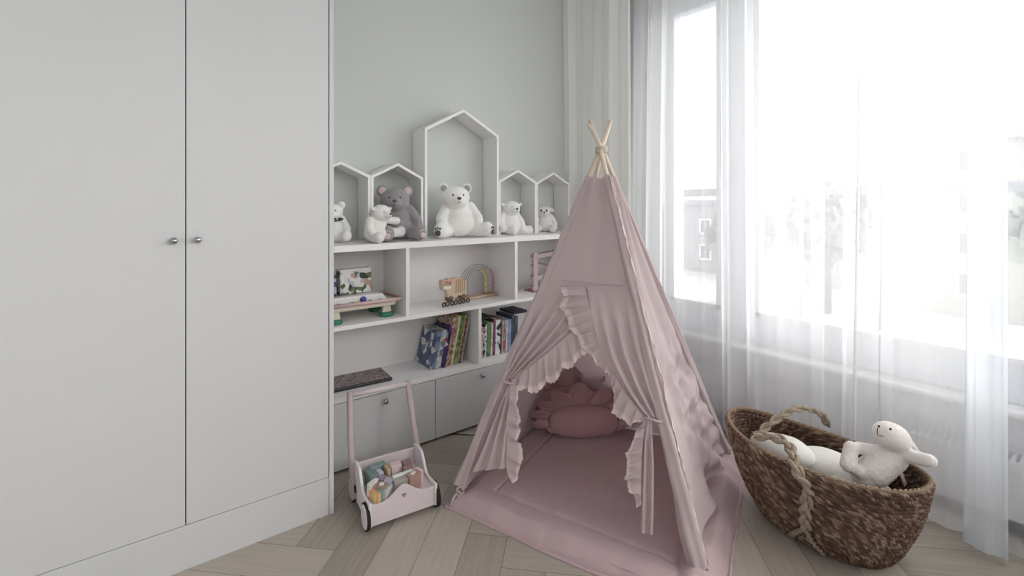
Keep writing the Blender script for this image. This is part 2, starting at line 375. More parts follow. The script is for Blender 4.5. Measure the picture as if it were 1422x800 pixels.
# ------------------------------------------------------------------ outside the window
out_g = MB().box((90, 10, -7.2), (170, 240, .4)).build('ground_outside', mat('snowy_ground', (238, 240, 242), .9)); out_g['kind'] = 'structure'
bal = thing('balcony_railing', 'grey balcony railing with thin posts beyond the glass', 'railing', (3.6, .5, 0))
MB().bx(3.56, 3.61, -2.5, 2.6, 1.205, 1.262).build('handrail', mat('railing_grey', (150, 152, 156), .5), bal)
for y in (-.65, -.2, .24, .55, .95, 1.4, 1.85):
    MB().bx(3.575, 3.595, y, y+.02, -.3, 1.235).build('post', MATS['railing_grey'], bal)
MB().bx(XW+.22, 3.66, -2.6, 2.7, -.35, -.3).build('balcony_slab', mat('concrete_pale', (205, 205, 205), .9), bal)
def building(label, x, y0, y1, z1, col, fl, step, off=0, name='apartment_building'):
    t = thing(name, label, 'building', (x, (y0+y1)/2, -7)); c = mat('facade_%d_%d_%d' % col, col, .9)
    MB().bx(x, x+12, y0, y1, -7, z1).build('wall', c, t)
    MB().bx(x-.5, x+12.5, y0-.4, y1+.4, z1, z1+.5).build('roof', mat('roof_grey', (176, 178, 182), .9), t)
    z = -5.4
    while z < z1-2:
        y = y0+1.5+off
        while y < y1-2:
            fm = MB(); fm.bx(x-.08, x+.1, y-.12, y+1.42, z-.12, z+1.72); f = fm.build('window', mat('window_surround', (245, 245, 245), .7), t)
            MB().bx(x-.1, x-.06, y+.1, y+.6, z+.1, z+1.5).bx(x-.1, x-.06, y+.7, y+1.2, z+.1, z+1.5).build('pane', mat('far_window_pane', (120, 126, 134), .3), f)
            y += step
        z += fl
building('pale beige apartment block seen through the right part of the window', 46, -13, 10, 5.5, (186, 183, 178), 2.9, 3.6)
building('long low grey building seen through the middle of the window', 52, 16, 36, 1.0, (180, 182, 186), 3.0, 4.2)
building('tall pale tower seen through the narrow left sash', 60, 48, 60, 9, (176, 178, 180), 3.0, 3.6)
def tree(label, x, y, h, r, seed):
    t = thing('leafy_tree', label, 'tree', (x, y, -7)); random.seed(seed)
    MB().tube([(x, y, -7), (x+.2, y, -7+h*.4), (x, y+.2, -7+h*.8)], [.35, .25, .1], 8).build('trunk', mat('bark', (120, 112, 104), .9), t)
    c = MB()
    for i in range(260):
        a = random.uniform(0, 2*PI); q = math.acos(random.uniform(-1, 1)); rr = r*random.uniform(.6, 1)
        p = Vector((x+rr*math.sin(q)*math.cos(a), y+rr*math.sin(q)*math.sin(a), -7+h*.75+rr*1.1*math.cos(q)))
        R = Euler((random.random()*6, random.random()*6, 0)).to_matrix(); s = .7
        c.add([p+R@Vector((-s, -s, 0)), p+R@Vector((s, -s, 0)), p+R@Vector((s*.6, s, 0)), p+R@Vector((-s*.6, s, .3))], [(0, 1, 2, 3)])
    c.build('crown', mat('grey_green_leaves', (160, 166, 155), .9), t)
tree('pale tree in front of the beige block, seen at the right edge', 36, 1.5, 9.5, 2.6, 3)
tree('pale tree beside the low grey building, seen through the middle of the window', 40, 14, 9.0, 2.6, 4)
tree('small pale tree between the two far buildings', 38, 19.5, 7.5, 2.2, 5)

# ================================================================== WARDROBE
YF = 1.809; XR = .549; ZP = .141
wd = thing('wardrobe', 'tall white built-in wardrobe with flat doors and round chrome knobs', 'wardrobe', (-.2, YF+.2, 0))
wb = MB(); wb.bx(-1.19, XR-.017, YF+.02, YW-.005, 0, CEIL-.005); wb.build('body', mat('wardrobe_carcass', (70, 70, 70), .6), wd)
MB().bx(XR-.0165, XR, YF-.001, YW-.004, 0, CEIL-.004).build('side_panel', M_DOOR, wd, bevel=.001)
MB().bx(-1.19, XR-.0180, YF+.001, YF+.02, 0, ZP-.0025).build('plinth', M_DOOR, wd, bevel=.0008)
x = XR-.0180
for i in range(4):
    wdt = .4365; x0 = x-wdt; g = .0014
    d = MB().bx(x0+g, x-g, YF, YF+.019, ZP, CEIL-.03).build('door', M_DOOR, wd, bevel=.001)
    kx = (x0+.030) if i % 2 == 0 else (x-.031)
    R = Matrix.Rotation(PI/2, 3, 'X')
    MB().lathe([(.004, 0), (.004, .006), (.0035, .010), (.008, .012), (.0105, .017), (.0105, .021), (.008, .026), (.003, .0275)], (kx, YF, 1.034), R, 20).build('knob', M_METAL, d, smooth=True)
    x = x0

# ================================================================== SHELVING UNIT
YS = 2.054; XS0 = XR+.002; XS1 = 2.15; YB = YW-.004
sh = thing('shelving_unit', 'low white open shelving unit along the sage wall with cupboards below', 'shelving unit', (1.35, 2.2, 0))
MB().bx(XS0, XS1, YS, YB, .940, .968).build('top_board', M_SHELF, sh, bevel=.001)
MB().bx(XS0, XS1, YS, YB, .606, .624).build('shelf', M_SHELF, sh, bevel=.001)
MB().bx(XS0, XS1, YS, YB, .300, .320).build('shelf', M_SHELF, sh, bevel=.001)
MB().bx(XS0, XS1, YB-.008, YB, .32, .606).bx(XS0, XS1, YB-.008, YB, .624, .94).build('back_panel', M_SHELF, sh)
for (a, b) in ((.951, .968), (1.5875, 1.606)): MB().bx(a, b, YS+.001, YB-.008, .624, .94).build('divider', M_SHELF, sh, bevel=.001)
MB().bx(1.352, 1.370, YS+.001, YB-.008, .32, .606).build('divider', M_SHELF, sh, bevel=.001)
MB().bx(XS1-.017, XS1, YS+.001, YB-.008, .32, .606).bx(XS1-.017, XS1, YS+.001, YB-.008, .624, .94).build('end_panel', M_SHELF, sh)
MB().bx(XS0, XS1, YS+.021, YB, .013, .2995).build('cupboard_carcass', M_SHELF, sh)
MB().bx(XS0, XS1, YS+.05, YB, 0, .0128).build('recessed_plinth', M_GAPSHADE, sh)  # shadow gap under the doors, painted as a near-black plinth
for (a, b, k) in ((XS0+.002, 1.1015, .847), (1.1045, 1.634, 1.3677), (1.637, XS1-.002, 1.9)):
    d = MB().bx(a, b, YS+.001, YS+.0205, .014, .2965).build('door', M_DOOR, sh, bevel=.001)  # darker white than the shelves: shade low on the unit put into the colour
    MB().lathe([(.004, 0), (.004, .006), (.009, .009), (.0115, .015), (.0115, .019), (.008, .024), (.003, .0255)], (k, YS+.001, .262), Matrix.Rotation(PI/2, 3, 'X'), 16).build('knob', M_METAL, d, smooth=True)

# ------------------------------------------------------------------ little house frames on top
HY0 = 2.193; ZT = .968
def house(x0, x1, eave, peak, th, label):
    t = thing('house_shelf', label, 'house-shaped shelf', ((x0+x1)/2, (HY0+YB)/2, ZT), group='white house-shaped shelves on the unit')
    xm = (x0+x1)/2; e = .0004
    def wallp(poly, nm):
        MB().prism(poly, (0, HY0, 0), (1, 0, 0), (0, 0, 1), (0, 1, 0), YB-HY0).build(nm, M_SHELF, t, bevel=.0006)
    sl = (peak-eave)/(xm-x0); tv = th*math.sqrt(1+sl*sl)
    wallp([(x0+e, ZT), (x0+th, ZT), (x0+th, eave+sl*th-tv), (x0+e, eave-tv)], 'side_panel')
    wallp([(x1-th, ZT), (x1-e, ZT), (x1-e, eave-tv), (x1-th, eave+sl*th-tv)], 'side_panel')
    wallp([(x0+e, eave-tv), (xm, peak-tv), (xm, peak), (x0+e, eave)], 'roof_panel')
    wallp([(xm, peak-tv), (x1-e, eave-tv), (x1-e, eave), (xm, peak)], 'roof_panel')
    wallp([(x0+th, ZT), (x1-th, ZT), (x1-th, ZT+.003), (x0+th, ZT+.003)], 'base_panel')
house(.559, .8355, 1.278, 1.340, .013, 'small white open house shelf against the wardrobe, leftmost in the row')
house(.8365, 1.1095, 1.278, 1.346, .013, 'small white open house shelf around the grey teddy bear')
house(1.1165, 1.5805, 1.531, 1.654, .015, 'tallest white open house shelf, behind the big white bear')
house(1.5815, 1.858, 1.276, 1.344, .012, 'small white open house shelf just right of the tallest one')
house(1.859, 2.136, 1.272, 1.340, .012, 'small white open house shelf nearest the curtain, rightmost in the row')

# ================================================================== PLUSH TOYS
def plush(name, label, loc, rotz, s, body, m, cat='soft toy', spec='bear', ears='round', pads=M_PAW, inner=M_FUZZC, tilt=0, group=None, arms=None, legs=None, headd=(0, 0), eye=.0055, nose=M_PAW, muzz=None, earr=.027):
    t = thing(name, label, cat, loc, rotz, group, s)
    mb = MB()
    hx, hy = headd; hc = Vector((hx, -.020+hy, .205))
    mb.ball((0, 0, .09), (.086, .072, .094), 20, 14); mb.ball((0, -.012, .06), (.094, .078, .062), 20, 14)
    mb.ball(hc, (.074, .062, .058), 20, 14); mb.ball(hc+Vector((0, -.01, -.018)), (.066, .055, .042), 20, 14)
    mz = muzz or (.034, .030, .026)
    mb.ball(hc+Vector((0, -.050, -.014)), mz, 16, 10)
    for sx in (-1, 1):
        if ears == 'round': mb.ball(hc+Vector((sx*.062, .006, .046)), (earr, .014, earr), 14, 10)
        if ears == 'flop': mb.capsule(hc+Vector((sx*.052, 0, .038)), hc+Vector((sx*.098, -.005, .010)), .012, .017)
        if ears == 'side': mb.capsule(hc+Vector((sx*.05, 0, .02)), hc+Vector((sx*.085, -.002, .03)), .011, .013)
    for k, a in enumerate(arms or [((-.062, -.01, .155), (-.098, -.035, .095), (-.092, -.06, .045)), ((.062, -.01, .155), (.098, -.035, .095), (.092, -.06, .045))]):
        mb.capsule(a[0], a[1], .028, .027); mb.capsule(a[1], a[2], .027, .029)
    lg = legs or [((-.05, -.02, .038), (-.105, -.115, .036)), ((.05, -.02, .038), (.105, -.115, .036))]
    for a, b in lg:
        mb.capsule(a, b, .036, .034)
        d = (Vector(b)-Vector(a)).normalized(); mb.ball(Vector(b)+d*.006+Vector((0, 0, .005)), (.034, .034, .040), 14, 10)
    mb.build('body', m, t, world=False, remesh=.0048, smit=3)
    for a, b in lg:
        d = (Vector(b)-Vector(a)).normalized(); q = d.to_track_quat('Z', 'Y').to_matrix(); c = Vector(b)+d*.0395+Vector((0, 0, .004))
        if pads is not None:
            mb = MB(); mb.ball(c+Vector((0, 0, -.010)), (.016, .015, .0045), 12, 8, q)
            for k in (-1, 0, 1): mb.ball(c+q@Vector((0, 0, -.002))+Vector((-d.y*k*.012, d.x*k*.012, .014-abs(k)*.003)), (.0052, .0052, .004), 10, 6, q)
            mb.build('paw_pad', pads, t, world=False, smooth=True)
    for sx in (-1, 1):
        MB().ball(hc+Vector((sx*.026, -.053, .010)), eye, 10, 8).build('eye', M_BLACK, t, world=False, smooth=True)
        if ears == 'round': MB().ball(hc+Vector((sx*.062, -.007, .046)), (earr*.64, .006, earr*.64), 12, 8).build('inner_ear', inner, t, world=False, smooth=True)
    MB().ball(hc+Vector((0, -.050-mz[1]*.92, -.006)), (.011, .007, .008), 12, 8).build('nose', nose, t, world=False, smooth=True)
    mo = MB(); mo.tube([hc+Vector((0, -.05-mz[1]*.96, -.014)), hc+Vector((0, -.05-mz[1]*.93, -.024)), hc+Vector((.009, -.05-mz[1]*.8, -.030))], .0012, 6)
    mo.tube([hc+Vector((0, -.05-mz[1]*.93, -.024)), hc+Vector((-.009, -.05-mz[1]*.8, -.030))], .0012, 6); mo.build('mouth', M_PAW, t, world=False)
    return t
ZS = ZT+.0012
plush('teddy_bear', 'large white teddy bear seated in the tallest house shelf', (1.325, 2.215, ZS), math.radians(-16), 1.03, None, M_FUZZW, headd=(-.022, -.012), inner=mat('ear_grey', (170, 168, 166), 1),
      legs=[((-.05, -.02, .038), (-.112, -.100, .036)), ((.05, -.02, .038), (.125, -.085, .036))])
plush('teddy_bear', 'grey teddy bear with pink ears seated behind the cream lamb', (.985, 2.235, ZS), math.radians(-24), .96, None, M_FUZZG, pads=M_FUZZP, inner=M_FUZZP, headd=(-.010, -.012), earr=.031,
      arms=[((-.06, -.01, .155), (-.09, -.035, .10), (-.06, -.07, .06)), ((.062, -.01, .155), (.10, -.03, .10), (.105, -.05, .05))],
      legs=[((-.05, -.02, .038), (-.045, -.150, .036)), ((.05, -.02, .038), (.105, -.105, .036))])
plush('toy_lamb', 'small cream plush lamb leaning on the grey teddy bear', (.838, 2.138, ZS), math.radians(22), .66, None, M_FUZZC, ears='side', pads=None, headd=(.02, -.012), muzz=(.033, .045, .028),
      arms=[((-.062, -.01, .155), (-.085, -.03, .10), (-.06, -.045, .05)), ((.055, -.01, .160), (.11, -.03, .150), (.16, -.04, .145))],
      legs=[((-.05, -.02, .038), (-.07, -.10, .034)), ((.05, -.02, .060), (.18, -.06, .062))])
lam2 = plush('teddy_bear', 'small white soft toy half hidden by the wardrobe edge', (.668, 2.235, ZS), math.radians(-20), .68, None, M_FUZZW, pads=None, group=None,
      legs=[((-.05, -.02, .038), (-.02, -.10, .045)), ((.05, -.02, .038), (.095, -.09, .045))])
MB().ball((0, -.016, .158), (.082, .070, .020), 20, 8).build('collar', mat_pattern('black_white_dots', ['#1c1c1c', '#1c1c1c', '#e6e6e6', '#2a2a2a'], 120), lam2, world=False, smooth=True)
plush('toy_bear', 'small white soft toy leaning in the house right of the tallest one', (1.676, 2.230, ZS), math.radians(-5), .74, None, M_FUZZW, ears='side', pads=None, nose=M_PAW, headd=(.005, -.01), muzz=(.038, .042, .03),
      legs=[((-.05, -.02, .038), (-.02, -.10, .03)), ((.05, -.02, .038), (.150, -.055, .024))])
plush('toy_puppy', 'small grey-white puppy toy with dark eyes in the rightmost house', (1.966, 2.245, ZS), math.radians(-32), .62, None, M_FUZZC, ears='flop', pads=None, eye=.011, headd=(-.018, -.01), nose=M_PAW,
      legs=[((-.05, -.02, .038), (-.075, -.09, .036)), ((.05, -.02, .038), (.062, -.10, .036))])

# ================================================================== TOYS AND BOOKS ON THE SHELVES
Z1 = .6243; Z2 = .3203
# --- wooden play bench on the upper-left shelf
bt = thing('play_bench', 'wooden hammering bench toy with green feet and pink rim', 'toy', (.76, 2.17, Z1))
M_TEAL = mat('teal_green_paint', (60, 128, 112), .5); M_CREAM = mat('cream_painted_wood', (222, 214, 196), .5)
for (x, y) in ((.645, 2.115), (.645, 2.255), (.885, 2.13), (.885, 2.265)):
    MB().lathe([(.030, 0), (.034, .004), (.034, .012), (.026, .019), (.01, .02)], (x, y, Z1), None, 20).build('foot', M_TEAL, bt, smooth=True)
    MB().prism([(-.022, 0), (.022, 0), (.016, .035), (-.016, .035)], (x, y-.014, Z1+.0195), (1, 0, 0), (0, 0, 1), (0, 1, 0), .028).build('leg', M_CREAM, bt, bevel=.003)
tr = MB(); tr.prism([(-.165, 0), (.150, 0), (.163, .024), (-.178, .024)], (.765, 2.095, Z1+.052), (1, 0, 0), (0, 0, 1), (0, 1, 0), .185); tr.build('tray', M_CREAM, bt, bevel=.006)
rim = MB(); ro = [(.575, 2.085), (.940, 2.085), (.952, 2.10), (.952, 2.27), (.940, 2.285), (.575, 2.285)]
rim.tube([Vector((a, b, Z1+.080)) for a, b in ro+[ro[0]]], .0085, 10); rim.build('rim', mat('pink_painted_rim', (206, 178, 176), .5), bt, smooth=True)
MB().prism([(-.16, 0), (.125, 0), (.100, .034), (-.16, .034)], (.765, 2.115, Z1+.076), (1, 0, 0), (0, 0, 1), (0, 1, 0), .13).build('white_cover', mat('toy_white', (232, 230, 228), .35), bt, bevel=.008)
MB().lathe([(.014, 0), (.015, .003), (.014, .007), (.004, .009)], (.770, 2.115, Z1+.092), Matrix.Rotation(PI/2, 3, 'X'), 20).build('round_button', mat('blue_button', (70, 74, 150), .4), bt, smooth=True)
for k, (x, c) in enumerate(((.66, (190, 120, 118)), (.72, (120, 150, 110)), (.745, (214, 205, 90)), (.80, (110, 160, 120)), (.845, (120, 150, 200)))):
    MB().lathe([(.010, 0), (.010, .008), (.006, .011)], (x, 2.1035, Z1+.077), None, 14).build('peg', mat('peg_%d' % k, c, .5), bt, smooth=True)
pc = tag(MB().box((.755, 2.19, Z1+.111+.054), (.150, .045, .104), (0, 0, math.radians(6))).build('picture_box', mat_pattern('picture_print', ['#eceae6', '#e9e7e2', '#5f7a4c', '#e9e7e2', '#44603c', '#bcc6d2', '#efedea', '#c9a48a', '#33482f', '#e4e0da'], 48), bevel=.002), 'picture-printed card box standing on the hammering bench toy', 'box')
MB().box((.755, 2.19, Z1+.2215), (.152, .047, .008), (0, 0, math.radians(6))).build('lid', mat('card_white', (225, 222, 218), .6), pc)
bb = tag(MB().box((.640, 2.185, Z1+.111+.045), (.060, .05, .09), (0, 0, math.radians(-8))).build('toy_box', mat_pattern('blue_print', ['#2c3e6c', '#39508c', '#1f2430', '#b9bdc6', '#2c3e6c'], 60), bevel=.003), 'dark blue little box beside the picture-printed box', 'box')
# --- wooden animal on beads
an = thing('wooden_animal', 'small wooden animal figure standing on a row of dark beads', 'toy', (1.257, 2.15, Z1), math.radians(8))
prof = [(-.084, .122), (-.078, .138), (-.050, .134), (-.040, .142), (-.022, .136), (.0, .141), (.03, .138), (.055, .132), (.078, .118), (.084, .095), (.078, .065), (.072, .030), (.048, .024), (.036, .044), (.0, .046), (-.016, .026), (-.040, .026), (-.046, .052), (-.052, .078), (-.078, .086)]
MB().prism(prof, (0, -.014, 0), (1, 0, 0), (0, 0, 1), (0, 1, 0), .028).build('body', M_PLY, an, world=False, bevel=.004)
MB().prism([(-.078, .108), (-.073, .133), (-.02, .129), (-.025, .106)], (0, -.0165, 0), (1, 0, 0), (0, 0, 1), (0, 1, 0), .002).build('face_print', mat_pattern('red_print', ['#c9806c', '#d8a48e', '#a8604e', '#ddb59f'], 140), an, world=False)
MB().prism([(-.070, .090), (-.075, .104), (-.02, .102), (-.03, .088)], (0, -.0165, 0), (1, 0, 0), (0, 0, 1), (0, 1, 0), .002).build('muzzle_print', M_WHITE, an, world=False)
st = MB()
for k in range(5): st.prism([(.005+k*.014, .06), (.008+k*.014, .06), (.010+k*.014, .13), (.007+k*.014, .13)], (0, -.0158, 0), (1, 0, 0), (0, 0, 1), (0, 1, 0), .001)
st.build('stripe', mat('stripe_brown', (150, 112, 84), .6), an, world=False)
R = Matrix.Rotation(PI/2, 3, 'X')
for k, x in enumerate((-.028, .058)):
    MB().ball((x, -.002, .036), (.024, .022, .016), 16, 10).build('wheel_hub', mat('dark_walnut', (118, 88, 72), .5), an, world=False, smooth=True)
def ring(mb, c, r, rt, n=18, m=8):
    c = Vector(c)
    mb.grid(lambda u, v: c+Vector(((r+rt*math.cos(2*PI*v))*math.cos(2*PI*u), rt*math.sin(2*PI*v), (r+rt*math.cos(2*PI*v))*math.sin(2*PI*u))), n, m, closeu=True)
for k in range(7):
    mb = MB(); ring(mb, (-.075+k*.026, -.018 if k % 2 else -.022, .0135), .0095, .0038); mb.build('bead_ring', mat('ring_dark', (64, 56, 56), .5), an, world=False, smooth=True)
# --- rainbow abacus
ab = thing('rainbow_abacus', 'wooden arch abacus with yellow, green and pink beads on wires', 'toy', (1.452, 2.225, Z1), math.radians(4))
MB().box((0, 0, .0075), (.255, .055, .015)).build('base', mat('abacus_base_wood', (196, 170, 148), .5), ab, world=False, bevel=.004)
bead_me = {}
for k, (r, c) in enumerate(((.062, (226, 208, 150)), (.079, (176, 200, 190)), (.096, (230, 196, 200)), (.113, (206, 164, 172)))):
    zc = .100-.004*k; pts = [Vector((-r, 0, .012))]+[Vector((-r*math.cos(PI*i/24), 0, zc+r*math.sin(PI*i/24)*.86)) for i in range(25)]+[Vector((r, 0, .012))]
    MB().tube(pts, .0019, 6).build('wire', mat('pale_wire', (150, 143, 147), .4), ab, world=False, smooth=True)
    cv = curve(pts); L = cv.length; nb = (11, 10, 10, 10)[k]
    bm_ = MB().ball((0, 0, 0), (.0094, .0094, .0068), 12, 8)
    for i in range(nb):
        p = cv(1-(.0135+.0055+i*.0134)/L)
        if i == 0: first = bm_.build('bead', mat('bead_%d' % k, c, .4), ab, world=False, smooth=True); o = first
        else: o = first.copy(); sc.collection.objects.link(o)
        o.location = p
        q = cv(1-(.0135+.0055+i*.0134)/L-.01)-p; o.rotation_euler = (0, math.atan2(q.x, q.z), 0)
# --- zig-zag track
zt = thing('zigzag_track', 'pink wooden zigzag marble track tower', 'toy', (1.94, 2.19, Z1))
for (x, y) in ((1.822, 2.165), (2.075, 2.215)):
    MB().bx(x-.017, x+.017, y-.010, y+.010, Z1, Z1+.235).build('post', M_ROSEWOOD, zt, bevel=.003)
    pgm = MB()
    for z in (.04, .10, .16, .215): pgm.tube([(x-.032, y-.004, Z1+z), (x-.012, y-.004, Z1+z)], .006, 10)
    pgm.build('peg', mat('rose_dark_wood', (160, 122, 124), .5), zt, smooth=True)
def ramp(z0, z1, m, nm='ramp'):
    MB().prism([(1.825, z0), (2.07, z1), (2.07, z1+.026), (1.825, z0+.026)], (0, 2.162, Z1), (1, 0, 0), (0, 0, 1), (0, 1, 0), .05).build(nm, m, zt, bevel=.003)
ramp(.192, .214, M_ROSEWOOD); ramp(.064, .100, M_ROSEWOOD); 
MB().tube([(1.835, 2.17, Z1+.172), (2.07, 2.17, Z1+.118)], .0045, 8).build('rod', MATS['rose_dark_wood'], zt, smooth=True)
MB().tube([(1.835, 2.17, Z1+.052), (2.07, 2.17, Z1+.020)], .0045, 8).build('rod', MATS['rose_dark_wood'], zt, smooth=True)
MB().bx(1.80, 2.095, 2.15, 2.24, Z1+.0005, Z1+.010).build('base', MATS['rose_dark_wood'], zt, bevel=.002)
MB().bx(1.845, 2.05, 2.195, 2.225, Z1+.010, Z1+.042).build('catch_tray', mat('muted_teal', (120, 156, 148), .5), zt, bevel=.002)
tag(MB().box((1.6135, 2.12, Z1+.066), (.011, .10, .130)).build('board_book', mat('pale_pink_board', (214, 190, 192), .5), bevel=.002), 'thin pale pink board leaning on the divider beside the marble track', 'book')

# --- books
def book(label, x, y, z, th, h, d, lean, cols, scale=40, kind='voronoi', grp='books', yaw=0, pages=True):
    """x: left foot of the spine; leans to the right by lean degrees; th thickness, h height, d depth"""
    t = thing('book', label, 'book', (x, y, z), 0, grp)
    t.rotation_euler = (0, math.radians(lean), math.radians(yaw))
    m = mat_pattern('cover_'+str(len(bpy.data.materials)), cols, scale, .45, kind) if len(cols) > 1 else mat('cover_'+str(len(bpy.data.materials)), cols[0], .5)
    c = MB(); c.bx(0, .0022, 0, d, 0, h); c.bx(th-.0022, th, 0, d, 0, h); c.bx(.0021, th-.0021, 0, .0025, 0, h)
    c.build('cover', m, t, world=False, bevel=.0008)
    if th > .006: MB().bx(.0023, th-.0023, .003, d-.004, .004, h-.004).build('pages', mat('book_paper', (226, 220, 208), .8), t, world=False)
    if pages == 'label':
        MB().bx(th*.2, th*.8, -.0006, .0004, h*.62, h*.84).build('title_label', mat('cover_white', (232, 230, 226), .6), t, world=False)
    return t
GL = 'picture books in the left bay of the lower shelf'; GR = 'picture books in the right bay of the lower shelf'
LN = 12.5
bks = [ # th, h, d, colours, label
 (.026, .185, .165, ['#6c7fa8', '#54668f', '#5e74a4', '#7f93b4', '#e6e2dc', '#49598a'], 'blue picture book showing its cover, leftmost of the leaning row', 34),
 (.012, .190, .155, ['#a9b6a0', '#d6dccb', '#8fa283'], 'pale green thin picture book next to the blue cover', 80),
 (.024, .188, .155, ['#b4cde0', '#d3e0ea', '#5f86b4', '#e8e4dc', '#c77a66'], 'light blue picture book with a white and red foot', 50),
 (.022, .205, .160, ['#3c2c60', '#4a3478', '#332450', '#e2dce6'], 'dark purple picture book with a plain dark top', 26),
 (.020, .245, .170, ['#c8b8b2', '#b04c4c', '#d8ccc4', '#d9b25a', '#9a8c8c'], 'speckled white and red picture book in the leaning row', 90),
 (.020, .256, .165, ['#b08452', '#c49862', '#8a5c3c', '#d8c08a'], 'tan and brown tall picture book in the leaning row', 60),
 (.012, .250, .165, ['#e6e0cc', '#d2c8a6', '#e9e5d8'], 'cream thin tall book left of the green one', 60),
 (.026, .252, .165, ['#6f9a4c', '#5c8440', '#88ac58', '#4d7038'], 'bright green tall picture book in the leaning row', 50),
 (.010, .248, .160, ['#c9b060', '#a89048', '#dfcf90'], 'mustard thin tall book right of the green one', 70),
 (.014, .246, .160, ['#8a4a44', '#a56a50', '#6f3c40', '#a0a060'], 'red-brown tall book near the right end of the leaning row', 70),
 (.010, .236, .160, ['#b9c2c2', '#8ea0a4', '#d9dedc'], 'pale grey thin book near the divider', 60),
]
x = 1.116; cl = math.cos(math.radians(LN))
for i, (th, h, d, cols, lab, scl) in enumerate(bks):
    th *= .84
    book(lab, x, 2.128 - (.012 if i in (3,) else 0), Z2+th*math.sin(math.radians(LN))+.0004, th, h, d, LN, cols, scl, grp=GL)
    x += th/cl+.0012
book('dark teal thin book, rightmost of the leaning row in the left bay', x+.0008, 2.15, Z2+.0022, .007, .215, .15, LN, ['#24403e', '#1d3434'], 30, grp=GL)
bks = [
 (.013, .165, .150, ['#d8b08a', '#c9705c', '#e0cfae', '#b4c29a'], 'tan and red small book against the left divider', 80),
 (.020, .178, .150, ['#e2dcea', '#23202c', '#b8aed0', '#d6d0e0'], 'lilac and black spotted small book in the right bay', 70),
 (.026, .185, .155, ['#5f9144', '#6fa052', '#4d7a38'], 'green thick book in the right bay, second thickest there', 12),
 (.012, .180, .150, ['#e8e8e0', '#b6c8b0', '#d2d6cc'], 'whitish thin book right of the thick green one', 60),
 (.014, .192, .155, ['#8f3a58', '#a24c68', '#7c304c'], 'maroon book in the right bay', 14),
 (.032, .188, .150, ['#ece9ee', '#e6e2e8', '#efedf0', '#3a3840'], 'white thick book with dark print in the right bay', 46),
 (.008, .184, .150, ['#4a3a38', '#7c5a48'], 'dark brown thin book right of the white thick one', 50),
 (.012, .180, .150, ['#c2b79a', '#7cc0c8', '#d8ccb0'], 'beige and turquoise book in the right bay', 40),
 (.014, .182, .150, ['#c84c48', '#d87a6c', '#d8d0c4'], 'red book in the right bay near the tent', 40),
 (.010, .182, .150, ['#dfe6ea', '#c4d2dc'], 'white thin book between the red and blue books', 40),
 (.024, .180, .150, ['#7f9cc4', '#93acd0', '#6c88b4'], 'light blue thick book in the right bay beside the tent', 30),
 (.022, .196, .155, ['#3c4860', '#4a5870', '#303a50'], 'navy book in the right bay, half behind the tent', 30),
 (.020, .190, .155, ['#5c7a6c', '#486458'], 'grey-green book at the right end of the row, behind the tent', 30),
]
x = 1.412
for i, (th, h, d, cols, lab, scl) in enumerate(bks):
    book(lab, x, 2.125, Z2+th*math.sin(math.radians(2))+.0004, th, h, d, 2, cols, scl, grp=GR)
    x += th+.0016
tag(MB().bx(1.40, 1.515, 2.16, 2.27, Z2+.1965, Z2+.2045).build('book', mat('dark_green_cover', (36, 58, 40), .5), bevel=.001), 'dark green flat book lying on top of the upright ones in the right bay', 'book')
tag(MB().bx(1.64, 1.74, 2.135, 2.27, Z2+.200, Z2+.214).build('book', mat('slate_cover', (46, 54, 68), .5), bevel=.001), 'dark slate book lying flat on the books nearest the tent', 'book')
# --- flat boxed game on the lower shelf
gm = tag(MB().box((.765, 2.205, Z2+.0075), (.30, .17, .015), (0, 0, math.radians(-3))).build('puzzle_tray', mat('black_tray', (44, 44, 48), .4), bevel=.005), 'flat dark puzzle tray with a red and grey picture lying on the lower shelf', 'puzzle')
MB().box((.765, 2.205, Z2+.0156), (.285, .155, .0012), (0, 0, math.radians(-3))).build('picture', mat_pattern('puzzle_print', ['#6c3a44', '#8c5a5c', '#a49a98', '#7c6a66', '#8f4a5c', '#5c5658', '#a8a4a2', '#3c5048'], 24, .35, 'noise'), gm)

# ================================================================== PUSH CART WITH BLOCKS
cart = thing('push_cart', 'pale pink wooden push cart with white wheels and a heart on its front', 'toy cart', (.749, 1.722, 0), math.radians(-6))
def cl_(x, y, z): return Vector((x, y, z))      # cart-local: x right, y away from the front panel
CW = .122; y0c, y1c = -.118, .118
# side panels with wavy tops
def side(sx):
    pl = [(y0c, .018), (y1c, .018)]
    for i in range(25):
        t = i/24; y = lerp(y1c, y0c, t); z = lerp(.150, .098, sst(.35, .62, t)) + .010*math.sin(t*PI*2.2) * (1 if t < .5 else .6)
        pl.append((y, z))
    MB().prism(pl, (sx*CW-.0055, 0, 0), (0, 1, 0), (0, 0, 1), (1, 0, 0), .011).build('side_panel', M_CARTW, cart, world=False, bevel=.003)
side(-1); side(1)
pl = [(-CW+.006, .018), (CW-.006, .018)]
for i in range(41):
    t = i/40; x = lerp(CW-.006, -CW+.006, t); pl.append((x, .092+.034*math.exp(-((x)/.045)**2)+.004*math.cos(x*40)))
MB().prism(pl, (0, y0c+.006, 0), (1, 0, 0), (0, 0, 1), (0, 1, 0), .010).build('front_panel', M_CARTP, cart, world=False, bevel=.002)
MB().bx(-CW+.006, CW-.006, y1c-.018, y1c-.008, .018, .142).build('back_panel', M_CARTP, cart, world=False, bevel=.002)
MB().bx(-CW+.006, CW-.006, y0c+.016, y1c-.018, .074, .082).build('floor_panel', M_CARTP, cart, world=False)
hp = []
for i in range(28):
    a = 2*PI*i/28; hx = 16*math.sin(a)**3; hz = 13*math.cos(a)-5*math.cos(2*a)-2*math.cos(3*a)-math.cos(4*a); hp.append((hx*.00055, hz*.00055+.094))
